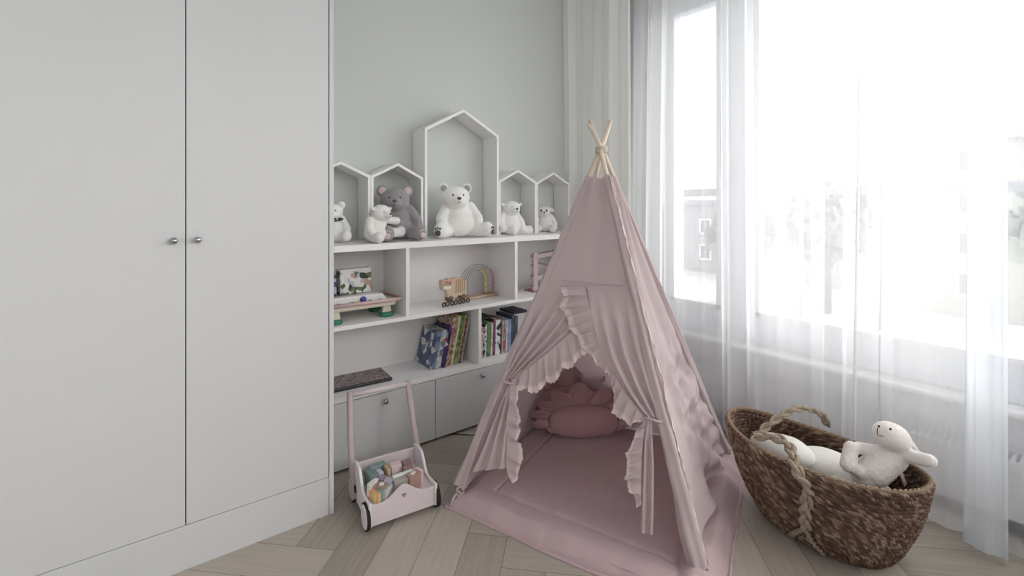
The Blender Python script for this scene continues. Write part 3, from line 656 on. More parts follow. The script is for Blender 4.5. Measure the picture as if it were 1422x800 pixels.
MB().prism(hp, (0, y0c+.0045, 0), (1, 0, 0), (0, 0, 1), (0, 1, 0), .0016).build('heart', mat('heart_grey', (150, 136, 138), .6), cart, world=False)
Ry = Matrix.Rotation(PI/2, 3, 'Y')
for sx in (-1, 1):
    for yy in (y0c+.030, y1c-.012):
        xx = sx*(CW+.0095)
        whl = MB().lathe([(.004, -.007), (.038, -.007), (.040, -.004), (.040, .004), (.038, .007), (.004, .007)], (xx, yy, .046), Ry, 28).build('wheel', M_CARTW, cart, world=False, smooth=False, bevel=.001)
        MB().lathe([(.0385, -.0062), (.0460, -.0055), (.0460, .0055), (.0385, .0062)], (xx-sx*.002, yy, .046), Ry, 28).build('tyre', M_RUBBER, whl, world=False)
        MB().lathe([(.001, -.002), (.008, -.002), (.008, .004), (.005, .006), (.001, .0065)], (xx+sx*.007, yy, .046), Matrix.Rotation(sx*PI/2, 3, 'Y'), 14).build('hub_cap', M_CARTP, whl, world=False, smooth=True)
for yy in (y0c+.030, y1c-.012):
    MB().tube([(-CW-.003, yy, .046), (CW+.003, yy, .046)], .004, 10).build('axle', M_METAL, cart, world=False)
for sx in (-1, 1):
    MB().tube([(sx*(CW+.013), y1c-.055, .030), (sx*(CW+.007), y1c+.035, .23), (sx*(CW-.002), y1c+.085, .385)], .012, 12).build('handle_post', M_ROSEWOOD, cart, world=False, smooth=True)
MB().tube([(-CW+.003, y1c+.080, .373), (CW-.003, y1c+.080, .373)], .0105, 14).build('handle_bar', M_CARTP, cart, world=False, smooth=True)
BL = [ # px, py (top centre), colour, size, yaw, tilt, label
 (508, 657, (120, 138, 134), (.034, .060, .055), 8, 5, 'slate green upright block by the cart left side'),
 (524, 644, (130, 152, 148), (.062, .026, .060), 10, 0, 'muted teal long block by the cart back panel'),
 (523, 655, (196, 194, 206), (.044, .034, .050), 6, -4, 'lavender white block in front of the teal long block'),
 (517, 668, (226, 222, 218), (.045, .018, .050), 35, 8, 'white curved block in the cart left half'),
 (531, 662, (150, 138, 160), (.032, .034, .046), 20, 0, 'purple block in the middle of the cart'),
 (530, 672, (168, 140, 124), (.036, .034, .048), 40, 10, 'brown block with a white print left of the cart middle'),
 (519, 684, (224, 178, 130), (.048, .050, .034), 25, 4, 'orange big block in the front left corner of the cart'),
 (532, 691, (214, 200, 140), (.052, .016, .030), 20, -6, 'yellow flat block by the front panel of the cart'),
 (537, 681, (140, 166, 158), (.056, .026, .040), 38, 6, 'sea green block behind the yellow flat one'),
 (545, 684, (206, 202, 198), (.052, .010, .036), 42, 20, 'thin white slat leaning behind the front panel'),
 (540, 665, (186, 182, 198), (.036, .032, .048), 52, 8, 'lilac block in the middle of the cart'),
 (549, 643, (224, 200, 202), (.040, .036, .062), 0, -3, 'pink cube at the back of the cart'),
 (538, 648, (198, 172, 140), (.014, .040, .060), 4, -6, 'narrow tan block left of the pink cube'),
 (564, 639, (150, 124, 120), (.034, .024, .062), 10, 0, 'dark rose block in the back right corner of the cart'),
 (566, 647, (158, 128, 122), (.036, .026, .056), 10, 0, 'brown rose block before the dark rose one'),
 (559, 656, (226, 230, 222), (.078, .014, .056), 4, 0, 'white-topped long block in the cart right half'),
 (560, 666, (172, 166, 158), (.064, .034, .050), 4, 0, 'grey and tan long block before the white-topped one'),
 (582, 668, (168, 138, 124), (.050, .034, .056), 14, 12, 'brown block with a white scribble by the right side'),
 (579, 652, (226, 200, 200), (.036, .034, .050), 18, 10, 'pale pink block by the right side of the cart'),
]
for i, (px, py, c, sz, yaw, tlt, lab) in enumerate(BL):
    zt_ = .0835+sz[2]
    p = on_z(px, py, zt_); lp = parent_inv(cart) @ p
    lim = (sz[0]+sz[1])*.36
    lp.x = min(max(lp.x, -CW+.008+lim), CW-.008-lim); lp.y = min(max(lp.y, y0c+.017+lim), y1c-.019-lim)
    p = world_of(cart) @ lp
    b = MB().box((0, 0, 0), sz).build('toy_block', mat('block_%d' % i, c, .55, var=.05, vscale=30), bevel=.002)
    b.location = (p.x, p.y, .0824+sz[2]/2); b.rotation_euler = (0, 0, math.radians(yaw)-.1)
    tag(b, lab, 'toy block', 'wooden blocks in the push cart')
    if 'print' in lab or 'scribble' in lab:
        MB().box((0, 0, sz[2]/2+.0004), (sz[0]*.5, sz[1]*.45, .0006), (0, 0, .5)).build('print', mat('block_print', (236, 232, 226), .6), b, world=False)

# ================================================================== TEEPEE
FL = Vector((.961, 1.601, .04)); FF = Vector((1.330, .804, .03)); FR = Vector((2.020, 1.098, .045)); FB = Vector((1.655, 1.885, .04))
AP = Vector((1.494, 1.348, 1.371)); ZTOP = 1.262
tent = thing('play_teepee', 'dusty pink fabric teepee with ruffled tied-back door flaps', 'play tent', (1.494, 1.348, 0))
feet = {'L': FL, 'F': FF, 'R': FR, 'B': FB}
offs = {'L': RD*-.004+VD*.012, 'F': RD*-.006-VD*.014, 'R': RD*.004-VD*.002, 'B': RD*.004+VD*.022}
tips = {'L': W(848, 167, 1.95), 'F': W(817, 168, 1.98), 'R': W(820, 168, 1.90), 'B': W(847, 171, 2.06)}
tips['F'] = W(819, 167, 2.02); tips['R'] = W(817, 172, 1.96)
for k, f in feet.items():
    MB().tube([Vector((f.x, f.y, f.z)), AP+offs[k], tips[k]], [.0105, .0095, .0085], 14).build('pole', M_WOOD, tent, smooth=True)
def on_pole(k, t, out=0):
    f = feet[k]; a = AP+offs[k]; tt = (ZTOP-f.z)/(a.z-f.z)*t
    p = f.lerp(a, tt); c = f.lerp(a, tt); ax = Vector((1.494, 1.348, p.z)); d = (p-ax); d.z = 0
    return p + d.normalized()*(.010+out)
# cord at the crossing
rp = []
for i in range(70):
    a = i*.55; rp.append(AP+Vector((math.cos(a)*.024, math.sin(a)*.024, -.012+.024*i/70)))
MB().tube(rp, .0025, 6).build('cord', mat('jute_cord', (205, 196, 180), .9), tent, smooth=True)
# sleeves over the poles
def sleeve(k, r0, r1, seed):
    def fn(u, v):
        p = on_pole(k, v*.998+.0, -.010); q = on_pole(k, min(1, v+.01), -.010); 
        ax = (FR-FL).normalized() if k in 'LR' else (FF-FB).normalized()
        t = (on_pole(k, 1)-on_pole(k, 0)).normalized(); a = t.cross(Vector((0, 0, 1))).normalized(); b = t.cross(a)
        r = lerp(r0, r1, v**.75)*(1+.16*math.sin(5*2*PI*u+seed+9*v)*(1-v*.6)+.25*nz((u*3, v*16, seed), 1, seed))
        cut = .02 if v == 0 else 0
        return p + (a*math.cos(2*PI*u)+b*math.sin(2*PI*u))*r + t*cut
    MB().grid(fn, 30, 120, closeu=True).build('pole_sleeve', M_PINK, tent, smooth=True)
sleeve('L', .028, .013, 1); sleeve('F', .031, .013, 2); sleeve('R', .024, .013, 3); sleeve('B', .022, .013, 4)
def seam_frill(k, side, seed):
    def fn(u, v):
        p = on_pole(k, u, .004+.008*v*(1+.5*nz((u*60, 0, 0), 1, seed))); r = lerp(.022, .011, u)
        return p + RD*(side*r*(1-.3*v)) + RD*(.006*v*nz((u*45, 3, 0), 1, seed+5))
    MB().grid(fn, 700, 3).build('seam_frill', M_LACE, tent, smooth=True)
seam_frill('F', 1, 1); seam_frill('F', .3, 4)
def face(a, b, t0, t1, nu, nv, disp):
    """cloth between poles a and b from height t0 to t1"""
    def fn(u, v):
        t = lerp(t0, t1, v); p = on_pole(a, t).lerp(on_pole(b, t), u)
        A = on_pole(a, 0); B = on_pole(b, 0); n = (B-A).cross(on_pole(a, 1)-A).normalized()
        if n.dot(A-Vector((1.494, 1.348, A.z))) < 0: n = -n
        return disp(p, u, v, t, n)
    return fn
# right side wall: bright, with pulled wrinkles low near the back pole
def d_side(p, u, v, t, n):
    w_ = math.sin(PI*u)
    p = p + n*(-.035*w_*math.sin(PI*min(1, t*1.0+.05)))
    p = p + n*(.010*w_*(math.sin(u*2*PI*3.3+1.2+t*2.0)*(.3+t)) )
    k = sst(.25, .7, u)*sst(1.02, .86, u)*sst(.62, .10, t)
    q = Vector((u*.9+t*.45, t*1.0-u*.18, 0))
    p = p + n*k*(.055*nz((q.x*5, q.y*17, 0), 1, 4)+.032*nz((q.x*11, q.y*30, 0), 1, 9))
    p = p + n*(.006*nz((u*9, t*7, 0), 1, 2)*w_)
    if t < .12: p = p + n*(.02*(1-t/.12)*math.sin(u*17+2)*w_) + Vector((0, 0, (.045*w_+.03*sst(.55, .95, u)*w_)*(1-t/.12)))
    return p
MB().grid(face('F', 'R', .015, .995, 110, 150, d_side), 110, 150).build('side_wall', M_PINK, tent, smooth=True)
def d_back(sd, bul=.075):
    def d(p, u, v, t, n):
        w_ = math.sin(PI*u); return p + n*(-.02*w_+bul*w_*sst(.42, .12, t) + .010*w_*nz((u*4, t*3, 0), 1, sd)+.005*w_*math.sin(u*22+sd))
    return d
MB().grid(face('L', 'B', -.035, .995, 50, 60, d_back(3, .015)), 50, 60).build('back_wall', M_PINK, tent, smooth=True)
MB().grid(face('B', 'R', -.015, .995, 50, 60, d_back(6)), 50, 60).build('back_wall', M_PINK, tent, smooth=True)
TS = .662
def d_front(p, u, v, t, n):
    w_ = math.sin(PI*u); return p + n*(-.012*w_ + .006*w_*math.sin(u*13+2+t*1.5)*(.5+.5*v) + .004*w_*nz((u*7, t*5, 0), 1, 5))
MB().grid(face('L', 'F', TS-.03, .995, 60, 50, d_front), 60, 50).build('front_wall', M_PINK, tent, smooth=True)
# seam where the door flaps start
ff = face('L', 'F', TS, .995, 60, 50, d_front)
MB().tube([ff(i/50, 0)+Vector((0, 0, -.002)) for i in range(51)], .0028, 6).build('seam', M_PINK, tent, smooth=True)
# plane of the front wall
NF = (on_pole('F', 0)-on_pole('L', 0)).cross(on_pole('L', 1)-on_pole('L', 0)).normalized()
if NF.dot(CAM-on_pole('L', 0)) < 0: NF = -NF
PF0 = on_pole('L', .3)
def fp(px, py, off=0): return on_plane(px, py, PF0+NF*off, NF)
def fcurve(pts, off=0): return curve([fp(x, y, off) for x, y in pts])
def panel(name, c0, c1, nu, nv, disp, m=M_PINK, parent=tent):
    return MB().grid(lambda u, v: disp(c0(v).lerp(c1(v), u), u, v), nu, nv).build(name, m, parent, smooth=True)
def tpole(k, y):   # height fraction of a pole where it is seen at image row y
    lo, hi = 0, 1
    for _ in range(30):
        m = (lo+hi)/2; p = on_pole(k, m)-CAM; yy = HORIZON-F*p.z/p.dot(VD)
        if yy > y: lo = m
        else: hi = m
    return lo
tl = tpole('L', 528); tf = tpole('F', 580)
def pol(k, t0, t1): return lambda v: on_pole(k, lerp(t0, t1, v))+NF*.004
# left flap above its tie
c1L = fcurve([(842, 399), (818, 432), (794, 460), (757, 493), (716, 525)], .004)
def dl(p, u, v):
    a = .011*sst(0, .5, v)*(1-.55*sst(.8, 1, v)); return d_front(p, u*.85, 0, TS, NF)*max(0, 1-v*4) + p*min(1, v*4) + NF*(a*math.sin(u*2*PI*4.5+.8)*sst(0, .15, u) + .006*v + .003*min(1, v*4)*nz((u*8, v*5, 1), 1, 1))
panel('door_flap', pol('L', TS, tl), c1L, 90, 70, dl)
# right flap above its tie
c1R = fcurve([(814, 398), (824, 440), (839, 492), (863, 536), (885, 566), (897, 579)], .016)
def dr(p, u, v):
    a = .012*sst(0, .6, v)*(1-.5*sst(.85, 1, v)); return d_front(p, 1-u*.6, 0, TS, NF)*max(0, 1-v*4) + p*min(1, v*4) + NF*(a*math.sin((1-u)*2*PI*3.6+2.4+1.5*v)*sst(0, .2, u) + .016*u*(1-v)*v*4 + .004*min(1, v*4)*nz((u*8, v*5, 3), 1, 1))
panel('door_flap', pol('F', TS, tf), c1R, 90, 80, dr)
# ruffles
def ruffle(base, edge, nw, amp, name='ruffle', parent=tent, m=M_LACE, ph=0, nv=10, off=0, lace=True):
    def fn(u, v):
        b = base(u); e = edge(u); p = b.lerp(e, v)
        t = (base(min(1, u+.01))-base(max(0, u-.01))).normalized()
        s = math.sin(2*PI*nw*u+ph+1.3*math.sin(u*9+ph)); s2 = math.sin(2*PI*nw*1.7*u+ph*2)
        return p + NF*(off+.006+amp*(v**.8)*(s+.4*s2)) + t*(amp*.7*v*math.cos(2*PI*nw*u+ph)) + (e-b)*(.10*v*math.sin(2*PI*nw*u*.5+ph))
    n = int(nw*14)
    o = MB().grid(fn, n, nv).build(name, M_PINK if lace else m, parent, smooth=True)
    if lace:
        MB().grid(lambda u, v: fn(u, .80+.235*v+.02*v*math.sin(2*PI*nw*4*u))+NF*.0012, n*3, 2).build('lace_edge', M_LACE, o, smooth=True)
    return o
ruffle(fcurve([(812, 440), (794, 461), (757, 493), (716, 525)], .006), fcurve([(822, 480), (806, 497), (786, 512), (764, 531), (740, 543), (722, 538), (714, 528)], .008), 9, .009, ph=.5)
ruffle(fcurve([(812, 398), (824, 440), (839, 492), (863, 536), (885, 566), (895, 579)], .018), fcurve([(783, 397), (782, 425), (794, 455), (810, 480), (828, 503), (846, 522), (853, 548), (853, 572), (867, 585), (881, 588), (893, 581)], .020), 15, .009, ph=1.5)
# parts of the flaps hanging below the ties
c0 = fcurve([(704, 538), (690, 576), (672, 622), (657, 655)], .012); c1 = fcurve([(714, 534), (710, 575), (706, 612), (703, 650)], .012)
panel('flap_tail', c0, c1, 60, 50, lambda p, u, v: p+NF*(.012*sst(0, .3, v)*math.sin(u*2*PI*2.5+.6)+.004*nz((u*5, v*7, 0), 1, 3)))
ruffle(fcurve([(709, 535), (707, 575), (705, 610), (704, 645), (708, 664)], .014), fcurve([(719, 536), (721, 574), (722, 607), (725, 629), (721, 654), (716, 672)], .016), 5, .0085, ph=2.2)
c0 = fcurve([(905, 584), (908, 640), (908, 700), (907, 742)], .014); c1 = fcurve([(896, 584), (893, 620), (890, 690), (889, 739)], .014)
panel('flap_tail', c0, c1, 50, 60, lambda p, u, v: p+NF*(.010*sst(0, .3, v)*math.sin(u*2*PI*1.6+.3)+.003*nz((u*5, v*7, 0), 1, 3)))
ruffle(fcurve([(897, 584), (893, 620), (891, 660), (891, 700)], .018), fcurve([(888, 592), (875, 622), (870, 652), (874, 676), (886, 702)], .02), 6, .0085, ph=.9)
# ties
def tie(px, py, k, ln):
    c = fp(px, py, .02); mb = MB(); pts = []
    pk = on_pole(k, tl if k == 'L' else tf, -.01)
    for i in range(25):
        a = 2*PI*i/24; r = .024
        pts.append(c.lerp(pk, .5)+RD*(math.cos(a)*((c-pk).length*.35+.008))+VD*(math.sin(a)*.028)+Vector((0, 0, .004*math.sin(2*a))))
    mb.tube(pts, .0042, 8); mb.ball(c, (.008, .008, .007), 10, 8)
    for sgn, L in ((-1, ln), (1, ln*.8)):
        mb.tube([c, c+RD*(.012*sgn)+Vector((0, 0, -L*.5)), c+RD*(.016*sgn)+Vector((0, 0, -L))], [.0035, .003, .004], 8)
    mb.build('tie_band', M_PINK, tent, smooth=True)
tie(713, 529, 'L', .09); tie(896, 581, 'F', .05)
# knot at the left foot
kb = MB(); c = FL+Vector((-.01, -.018, .004)); 
for k in range(3):
    a = k*2.1; pts = [c+Vector((math.cos(a+t*2*PI/12)*.018*math.sin(t*PI/12), -.012*math.sin(t*PI/12), .014*math.cos(a)*math.sin(t*PI/12)+.010*math.sin(t*2*PI/12))) for t in range(13)]
    kb.tube(pts, .004, 8)
kb.tube([c, c+Vector((-.03, -.01, -.01)), c+Vector((-.045, -.018, -.030))], .005, 8); kb.build('foot_tie', M_PINK, tent, smooth=True)

# ------------------------------------------------------------------ padded mat under the tent
PA = Vector((.905, 1.585, 0)); PB = Vector((1.232, .690, 0)); PC = Vector((2.150, 1.082, 0)); PD = Vector((1.815, 1.975, 0))
def mat_top(u, v):
    p = PA.lerp(PB, u).lerp(PD.lerp(PC, u), v)
    return p
def mat_h(u, v):
    e = min(u, 1-u, v, 1-v); h = .034*math.sqrt(min(1, e/.05)) if e < .05 else .034
    du = min(abs(u-.86), abs(u-.14)); dv = min(abs(v-.13), abs(v-.87))
    border = .0
    if u > .86: border = max(border, .020*math.sin(PI*min(1, (u-.86)/.14)))     # outer rolls puff up
    if v < .13: border = max(border, .008*math.sin(PI*v/.13))
    s = 0
    if du < .012 and .13 < v < .87: s = .009*(1-du/.012)
    if dv < .012 and .14 < u < .86: s = max(s, .009*(1-dv/.012))
    h += border - s + .006*nz((u*5, v*5, 0), 1, 3) + .006*nz((u*22, v*8, 0), 1, 8)*(2 if u > .86 else 1) + .004*math.sin(v*34+6*nz((u*4, v*4, 0), 1, 2))*sst(.84, .90, u)
    return max(h, .004)
def mfn(u, v):
    u2 = .5-.5*math.cos(PI*u) if False else u
    p = mat_top(u, v); e = min(u, 1-u, v, 1-v)
    wob = .008*nz((p.x*9, p.y*9, 0), 1, 5) if e < .02 else 0
    return Vector((p.x+wob, p.y+wob, mat_h(u, v)))
def edgeu(t):   # denser rows at the borders
    return t
mm = MB(); NU, NV = 170, 170
def warp(t): # cluster samples near the ends
    return t - .35*math.sin(2*PI*t)/(2*PI)
mm.grid(lambda u, v: mfn(warp(u), warp(v)), NU, NV)
# rounded skirt down to the floor
def skirt(a):
    s_ = a*4; k = int(s_) % 4; f = s_-int(s_)
    u, v = [(f, 0), (1, f), (1-f, 1), (0, 1-f)][k]; return u, v
def sk(u, v):
    a, b = skirt(u % 1.0); p = mfn(a, b); c = (PA+PC)*.5; d = Vector((p.x-c.x, p.y-c.y, 0)).normalized()
    return Vector((p.x, p.y, 0)) + d*(.008*math.sin(PI*v)) + Vector((0, 0, lerp(p.z, .001, v)))
mm.grid(sk, 400, 5, closeu=True)
pad = tag(mm.build('padded_mat', M_MATP, smooth=True), 'dusty pink padded floor mat spread under the teepee', 'mat')
pts = []
for i in range(401):
    a, b = skirt((i/400) % 1.0); q = sk((i/400) % 1.0, .45); c_ = (PA+PC)*.5; pts.append(q+Vector((q.x-c_.x, q.y-c_.y, 0)).normalized()*.003)
MB().tube(pts, .0045, 8, cap=False).build('piping', M_MATP, pad, smooth=True)
# ------------------------------------------------------------------ cushions inside
def cushion(label, c, wd, hg, th, tilt, yaw, frill, seed, nw=13):
    t = thing('frilled_cushion', label, 'cushion', c, yaw)
    R = Matrix.Rotation(math.radians(-tilt), 3, 'X')
    def outline(a):
        x = math.copysign(abs(math.cos(a))**1.0, math.cos(a))*wd/2; z = math.copysign(abs(math.sin(a))**.9, math.sin(a))*hg/2; return x, z
    def fn(sg):
        def g(u, v):
            x, z = outline(2*PI*u); f = v
            h = th/2*(1-f**2.2)**.8 if f < 1 else 0
            dy = sg*h + .008*nz((x*12*f, z*12*f, sg), 1, seed)*(1-f)
            return R @ Vector((x*f*(1-.04*math.cos(4*2*PI*u)), dy, z*f)) + Vector((0, 0, hg/2*math.cos(math.radians(tilt))*.93))
        return g
    mb = MB(); mb.grid(fn(-1), 72, 16, closeu=True); mb.grid(fn(1), 72, 16, closeu=True)
    mb.build('pillow_body', M_PILLOW, t, world=False, smooth=True, weld=True)
    def fr(u, v):
        x, z = outline(2*PI*u); d = Vector((x, 0, z)).normalized(); k = 1+0*v
        am = .030*v*math.sin(2*PI*nw*u+seed)+.008*v*math.sin(2*PI*nw*2*u)
        low = .12+.88*sst(-hg*.35, 0, z)
        p = Vector((x*.985, 0, z*.985)) + d*(frill*v*low*(1+.28*math.sin(2*PI*nw*u+seed+1.2))) + Vector((0, am*low-.05*v**1.4*sst(-.02, .04, z), 0))
        q = R @ p + Vector((0, 0, hg/2*math.cos(math.radians(tilt))*.93)); q.z = max(q.z, .002); return q
    MB().grid(fr, 260, 6, closeu=True).build('frill', M_PILLOW, t, world=False, smooth=True)
pp = on_z(812, 606, .045)
cushion('rose pink frilled cushion lying in front inside the teepee', (pp.x+VD.x*.030, pp.y+VD.y*.030, .043), .35, .15, .11, 28, ANG-PI/2+.03, .075, 1, nw=15)
cushion('larger rose pink frilled cushion leaning behind the front one', (pp.x+VD.x*.100-RD.x*.025, pp.y+VD.y*.100-RD.y*.025, .043), .42, .21, .09, 18, ANG-PI/2-.04, .085, 5, nw=16)

# ================================================================== BASKET
BC = Vector((1.893, .668, 0)); TC = Vector((1.822, .668, 0))
M_ROPE = mat('seagrass_rope', (164, 150, 132), .9, bump=.8, bscale=150, var=.18, vscale=60)
def mat_weave():
    m = bpy.data.materials.new('woven_seagrass'); m.use_nodes = True; nt = m.node_tree; b = nt.nodes['Principled BSDF']; b.inputs['Roughness'].default_value = .85; b.inputs['Specular IOR Level'].default_value = .2
    at = nt.nodes.new('ShaderNodeAttribute'); at.attribute_name = 'strand'
    r = nt.nodes.new('ShaderNodeValToRGB'); e = r.color_ramp.elements
    e[0].color = rgb((62, 48, 42)); e[1].color = rgb((176, 156, 134)); q = e.new(.5); q.color = rgb((112, 88, 76))
    n = nt.nodes.new('ShaderNodeTexNoise'); n.inputs['Scale'].default_value = 9; tc = nt.nodes.new('ShaderNodeTexCoord'); nt.links.new(tc.outputs['Object'], n.inputs[0])
    ad = nt.nodes.new('ShaderNodeMath'); ad.operation = 'MULTIPLY_ADD'; ad.inputs[1].default_value = .5; ad.inputs[2].default_value = -.25
    a2 = nt.nodes.new('ShaderNodeMath'); nt.links.new(n.outputs[0], ad.inputs[0]); nt.links.new(at.outputs['Fac'], a2.inputs[0]); nt.links.new(ad.outputs[0], a2.inputs[1])
    nt.links.new(a2.outputs[0], r.inputs[0]); nt.links.new(r.outputs[0], b.inputs['Base Color'])
    n2 = nt.nodes.new('ShaderNodeTexNoise'); n2.inputs['Scale'].default_value = 260; nt.links.new(tc.outputs['Object'], n2.inputs[0])
    bp = nt.nodes.new('ShaderNodeBump'); bp.inputs['Strength'].default_value = .5; bp.inputs['Distance'].default_value = .003
    nt.links.new(n2.outputs[0], bp.inputs['Height']); nt.links.new(bp.outputs[0], b.inputs['Normal'])
    return m
def bshape(a, h):
    """a angle, h 0 floor .. 1 rim -> point on the smooth basket wall"""
    e = lerp(.78, .92, h); cx = math.copysign(abs(math.cos(a))**e, math.cos(a)); cy = math.copysign(abs(math.sin(a))**e, math.sin(a))
    hw = lerp(.135, .168, h**.8) + .022*math.sin(PI*h)
    hl = lerp(.192, .302, h**.85) + .012*math.sin(PI*h)
    rnd = 1-.08*(1-min(1, h/.12))**2
    zr = .300+.034*abs(math.sin(a))**2.2*(1 if math.sin(a) > 0 else .55)
    c = BC.lerp(TC, h)
    return Vector((c.x+cx*hw*rnd, c.y+cy*hl*rnd, .002+zr*h))
def build_basket():
    t = thing('seagrass_basket', 'brown woven seagrass basket with rope handles full of soft toys', 'basket', tuple(BC))
    NA, NR, SUB = 620, 27, 6; NS = 155
    vs = []; st = []; fs = []
    def ring_(rows, inner):
        pass
    rnd = {}
    def stitch(i, r):
        k = (i, r)
        if k not in rnd: rnd[k] = random.random()
        return rnd[k]
    nv = NR*SUB
    for side_ in (0, 1):
        base = len(vs)
        for j in range(nv+1):
            h = j/nv; rowf = h*NR; r = min(NR-1, int(rowf)); f = rowf-r
            for i in range(NA):
                a = 2*PI*i/NA; p = bshape(a, h); q = bshape(a+.01, h); t_ = (q-p).normalized()
                p2 = bshape(a, min(1, h+.01)); p1 = bshape(a, max(0, h-.01)); nrm = t_.cross((p2-p1).normalized()).normalized()
                if nrm.dot(p-Vector((BC.x, BC.y, p.z))) < 0: nrm = -nrm
                slant = (f-.5)*1.1
                sf = (i/NA*NS + slant + (r % 2)*.5) % NS; si = int(sf); g = sf-si
                rv = stitch(si, r)
                bulge = (math.sin(PI*f)**.6)*(math.sin(PI*g)**.55)*(.0050+.0034*rv) + .0012*rv
                d = bulge if not side_ else -.008-bulge*.8
                vs.append(p+nrm*d); st.append(min(1, max(0, .15+.75*rv*(.6+.4*stitch(si//2, r+99)))))
        for j in range(nv):
            for i in range(NA):
                a0_ = base+j*NA+i; b0_ = base+j*NA+(i+1) % NA; q = (a0_, b0_, b0_+NA, a0_+NA); fs.append(q if not side_ else q[::-1])
        if side_ == 0: top0 = base+nv*NA; bot0 = base
        else:
            top1 = base+nv*NA; bot1 = base
    for i in range(NA): fs.append((top0+i, top0+(i+1) % NA, top1+(i+1) % NA, top1+i))
    fs.append(tuple(bot0+i for i in range(NA))[::-1]); fs.append(tuple(bot1+i for i in range(NA)))
    me = bpy.data.meshes.new('woven_wall'); inv = parent_inv(t); me.from_pydata([tuple(inv@p) for p in vs], [], fs)
    at = me.attributes.new('strand', 'FLOAT', 'POINT'); at.data.foreach_set('value', st)
    for p in me.polygons: p.use_smooth = True
    me.materials.append(mat_weave()); o = bpy.data.objects.new('woven_wall', me); sc.collection.objects.link(o); o.parent = t
    # twisted rim
    def rimp(a): return bshape(a, 1)+Vector((0, 0, .003))
    rim_ = MB()
    for s_ in (0, PI):
        pts = []
        for i in range(601):
            a = 2*PI*i/600; tw = a*46+s_; p = rimp(a); c = Vector((p.x-TC.x, p.y-TC.y, 0)).normalized()
            pts.append(p - c*.004 + c*(.0032*math.cos(tw)) + Vector((0, 0, .0032*math.sin(tw))))
        rim_.tube(pts, .0036, 7, cap=False)
    rim_.build('braided_rim', mat('rim_straw', (158, 136, 114), .9, bump=.6, bscale=180, var=.15, vscale=70), t, smooth=True)
    def rope(pts, r, name='rope_handle', turns=42):
        cv = curve(pts); mb = MB(); n = max(60, int(cv.length/.004)); T = cv.length*turns
        for k in range(3):
            pp_ = []
            for i in range(n+1):
                u = i/n; p = cv(u); tt = (cv(min(1, u+.01))-cv(max(0, u-.01))).normalized(); a = tt.cross(Vector((0, 0, 1)));
                a = a.normalized() if a.length > .1 else Vector((1, 0, 0)); b = tt.cross(a); ph = T*u+k*2*PI/3
                pp_.append(p + a*(r*1.0*math.sin(ph)) + b*(r*.55*math.sin(2*ph)))
            mb.tube(pp_, r*.62, 7)
        mb.build(name, M_ROPE, t, smooth=True)
    def wall_pt(px, py, off=.012):
        """point on the near outer wall seen at this pixel"""
        best = None
        for ia in range(120, 260, 2):
            for ih in range(0, 51):
                a = math.radians(ia); p = bshape(a, ih/50); q = p-CAM; d = q.dot(VD); X = 711+F*q.dot(RD)/d; Y = HORIZON-F*q.z/d
                e = (X-px)**2+(Y-py)**2
                if best is None or e < best[0]: best = (e, p)
        p = best[1]; d = Vector((p.x-BC.x, p.y-BC.y, 0)).normalized(); return p+Vector((-1, 0, 0))*off*.8+d*off*.2
    a0h = bshape(math.radians(133), 1)+Vector((0, 0, .012))
    rope([W(1148, 590, 1.80), W(1142, 577, 1.77), W(1118, 567, 1.74), W(1092, 573, 1.72), W(1068, 590, 1.70), W(1050, 605, 1.685)], .0095)
    rope([W(1048, 606, 1.675), W(1075, 607, 1.64), W(1096, 620, 1.605), wall_pt(1113, 650, .02), wall_pt(1122, 675, .016), wall_pt(1121, 705, .015), wall_pt(1119, 731, .014)], .0125)
    rope([wall_pt(1119, 731, .013), wall_pt(1106, 738, .014), wall_pt(1096, 750, .014)], .0064, 'rope_end', 110)
    rope([wall_pt(1119, 731, .013), wall_pt(1130, 748, .016), wall_pt(1145, 772, .016)], .0064, 'rope_end', 110)
    return t
build_basket()
# toys in the basket
M_BUN = mat('cream_white_plush', (234, 228, 224), 1, bump=.25, bscale=150, sheen=.3, spec=.05)
bun = thing('toy_rabbit', 'cream white soft rabbit lying back with one arm over the basket rim', 'soft toy', tuple(W(1222, 645, 1.53)))
mb = MB()
Rb = Euler((0, 0, ANG-PI/2)).to_matrix()
hc = W(1238, 606, 1.51)
qh = (RD*1.0+Vector((0, 0, -.42))).normalized().to_track_quat('X', 'Z').to_matrix()
mb.ball(hc, (.056, .046, .042), 22, 14, qh); mb.ball(hc-RD*.022+Vector((0, 0, .004)), (.032, .032, .032), 18, 12, qh)
mb.capsule(W(1240, 636, 1.52), W(1212, 655, 1.53), .040, .048); mb.ball(W(1205, 662, 1.54), (.05, .045, .045), 18, 12)
mb.capsule(W(1252, 631, 1.50), W(1291, 640, 1.44), .0215, .0195)
mb.capsule(W(1222, 626, 1.53), W(1192, 622, 1.55), .017, .019); mb.capsule(W(1182, 622, 1.54), W(1178, 645, 1.52), .021, .024); mb.capsule(W(1192, 622, 1.55), W(1181, 624, 1.545), .017, .020)
mb.capsule(W(1178, 645, 1.52), W(1210, 668, 1.53), .020, .022)
mb.build('body', M_BUN, bun, remesh=.005, smit=3)
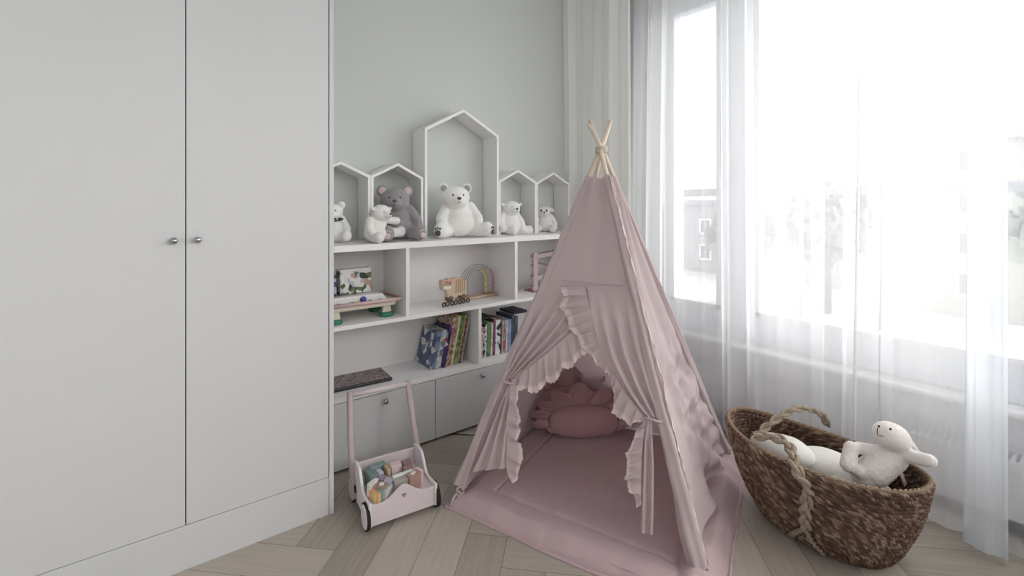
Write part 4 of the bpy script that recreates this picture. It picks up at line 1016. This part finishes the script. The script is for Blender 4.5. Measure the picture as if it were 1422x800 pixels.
for (px, py) in ((1236.5, 596), (1220.5, 592)):
    d = ray(px, py); # eye sits on the head surface
    MB().ball(W(px, py, 1.51-.040 if px > 1225 else 1.51-.030), .0034, 10, 8).build('eye', M_BLACK, bun, smooth=True)
ms = MB(); ms.tube([W(1219, 594, 1.475), W(1218, 600, 1.470), W(1219, 605, 1.468), W(1227, 606, 1.464)], .0011, 6); ms.build('stitched_mouth', M_BLACK, bun)
ears_ = MB()
ears_.capsule(W(1254, 604, 1.50), W(1270, 626, 1.515), .009, .012); ears_.capsule(W(1254, 600, 1.53), W(1266, 620, 1.56), .009, .012)
ears_.build('ear', mat('ear_grey_white', (226, 222, 220), 1, spec=.05), bun, remesh=.004, smit=2)
sk_ = MB()
for k in range(5):
    a = W(1247+k*1.5, 652+k*3.5, 1.50); sk_.tube([a, a+RD*.010+Vector((0, 0, -.012)), a+RD*.006+Vector((0, 0, -.022))], [.0035, .005, .002], 6)
sk_.build('tail_fringe', M_LACE, bun, smooth=True)
def blob(name, label, c, r, m, seed, R=None, cat='soft toy'):
    mb = MB(); mb.ball(c, r, 28, 18, R)
    for i, p in enumerate(mb.v): mb.v[i] = p + (p-Vector(c)).normalized()*.008*nz(p, 14, seed)
    o = mb.build(name, m, smooth=True); return tag(o, label, cat)
M_WTOY = mat('off_white_fleece', (236, 234, 228), 1, bump=.3, bscale=120, spec=.05)
c = W(1083, 618, 1.70); p1 = blob('soft_cushion', 'off-white rounded cushion at the left end of the basket', (c.x+.02, c.y, .262), (.07, .11, .05), M_WTOY, 2, cat='cushion')
MB().tube([c+Vector((0, 0, -.01))+RD*(-.03+.012*k)+Vector((0, 0, .002*k)) for k in range(5)], .003, 6).build('seam', M_ROPE, p1)
c = W(1150, 650, 1.62); blob('soft_cushion', 'second off-white cushion lying beside the rabbit in the basket', (c.x+.04, c.y+.02, .238), (.08, .10, .05), M_WTOY, 5, cat='cushion')
blob('folded_blanket', 'white folded blanket under the rabbit inside the basket', (1.87, .60, .15), (.10, .17, .13), M_WTOY, 8, cat='blanket')
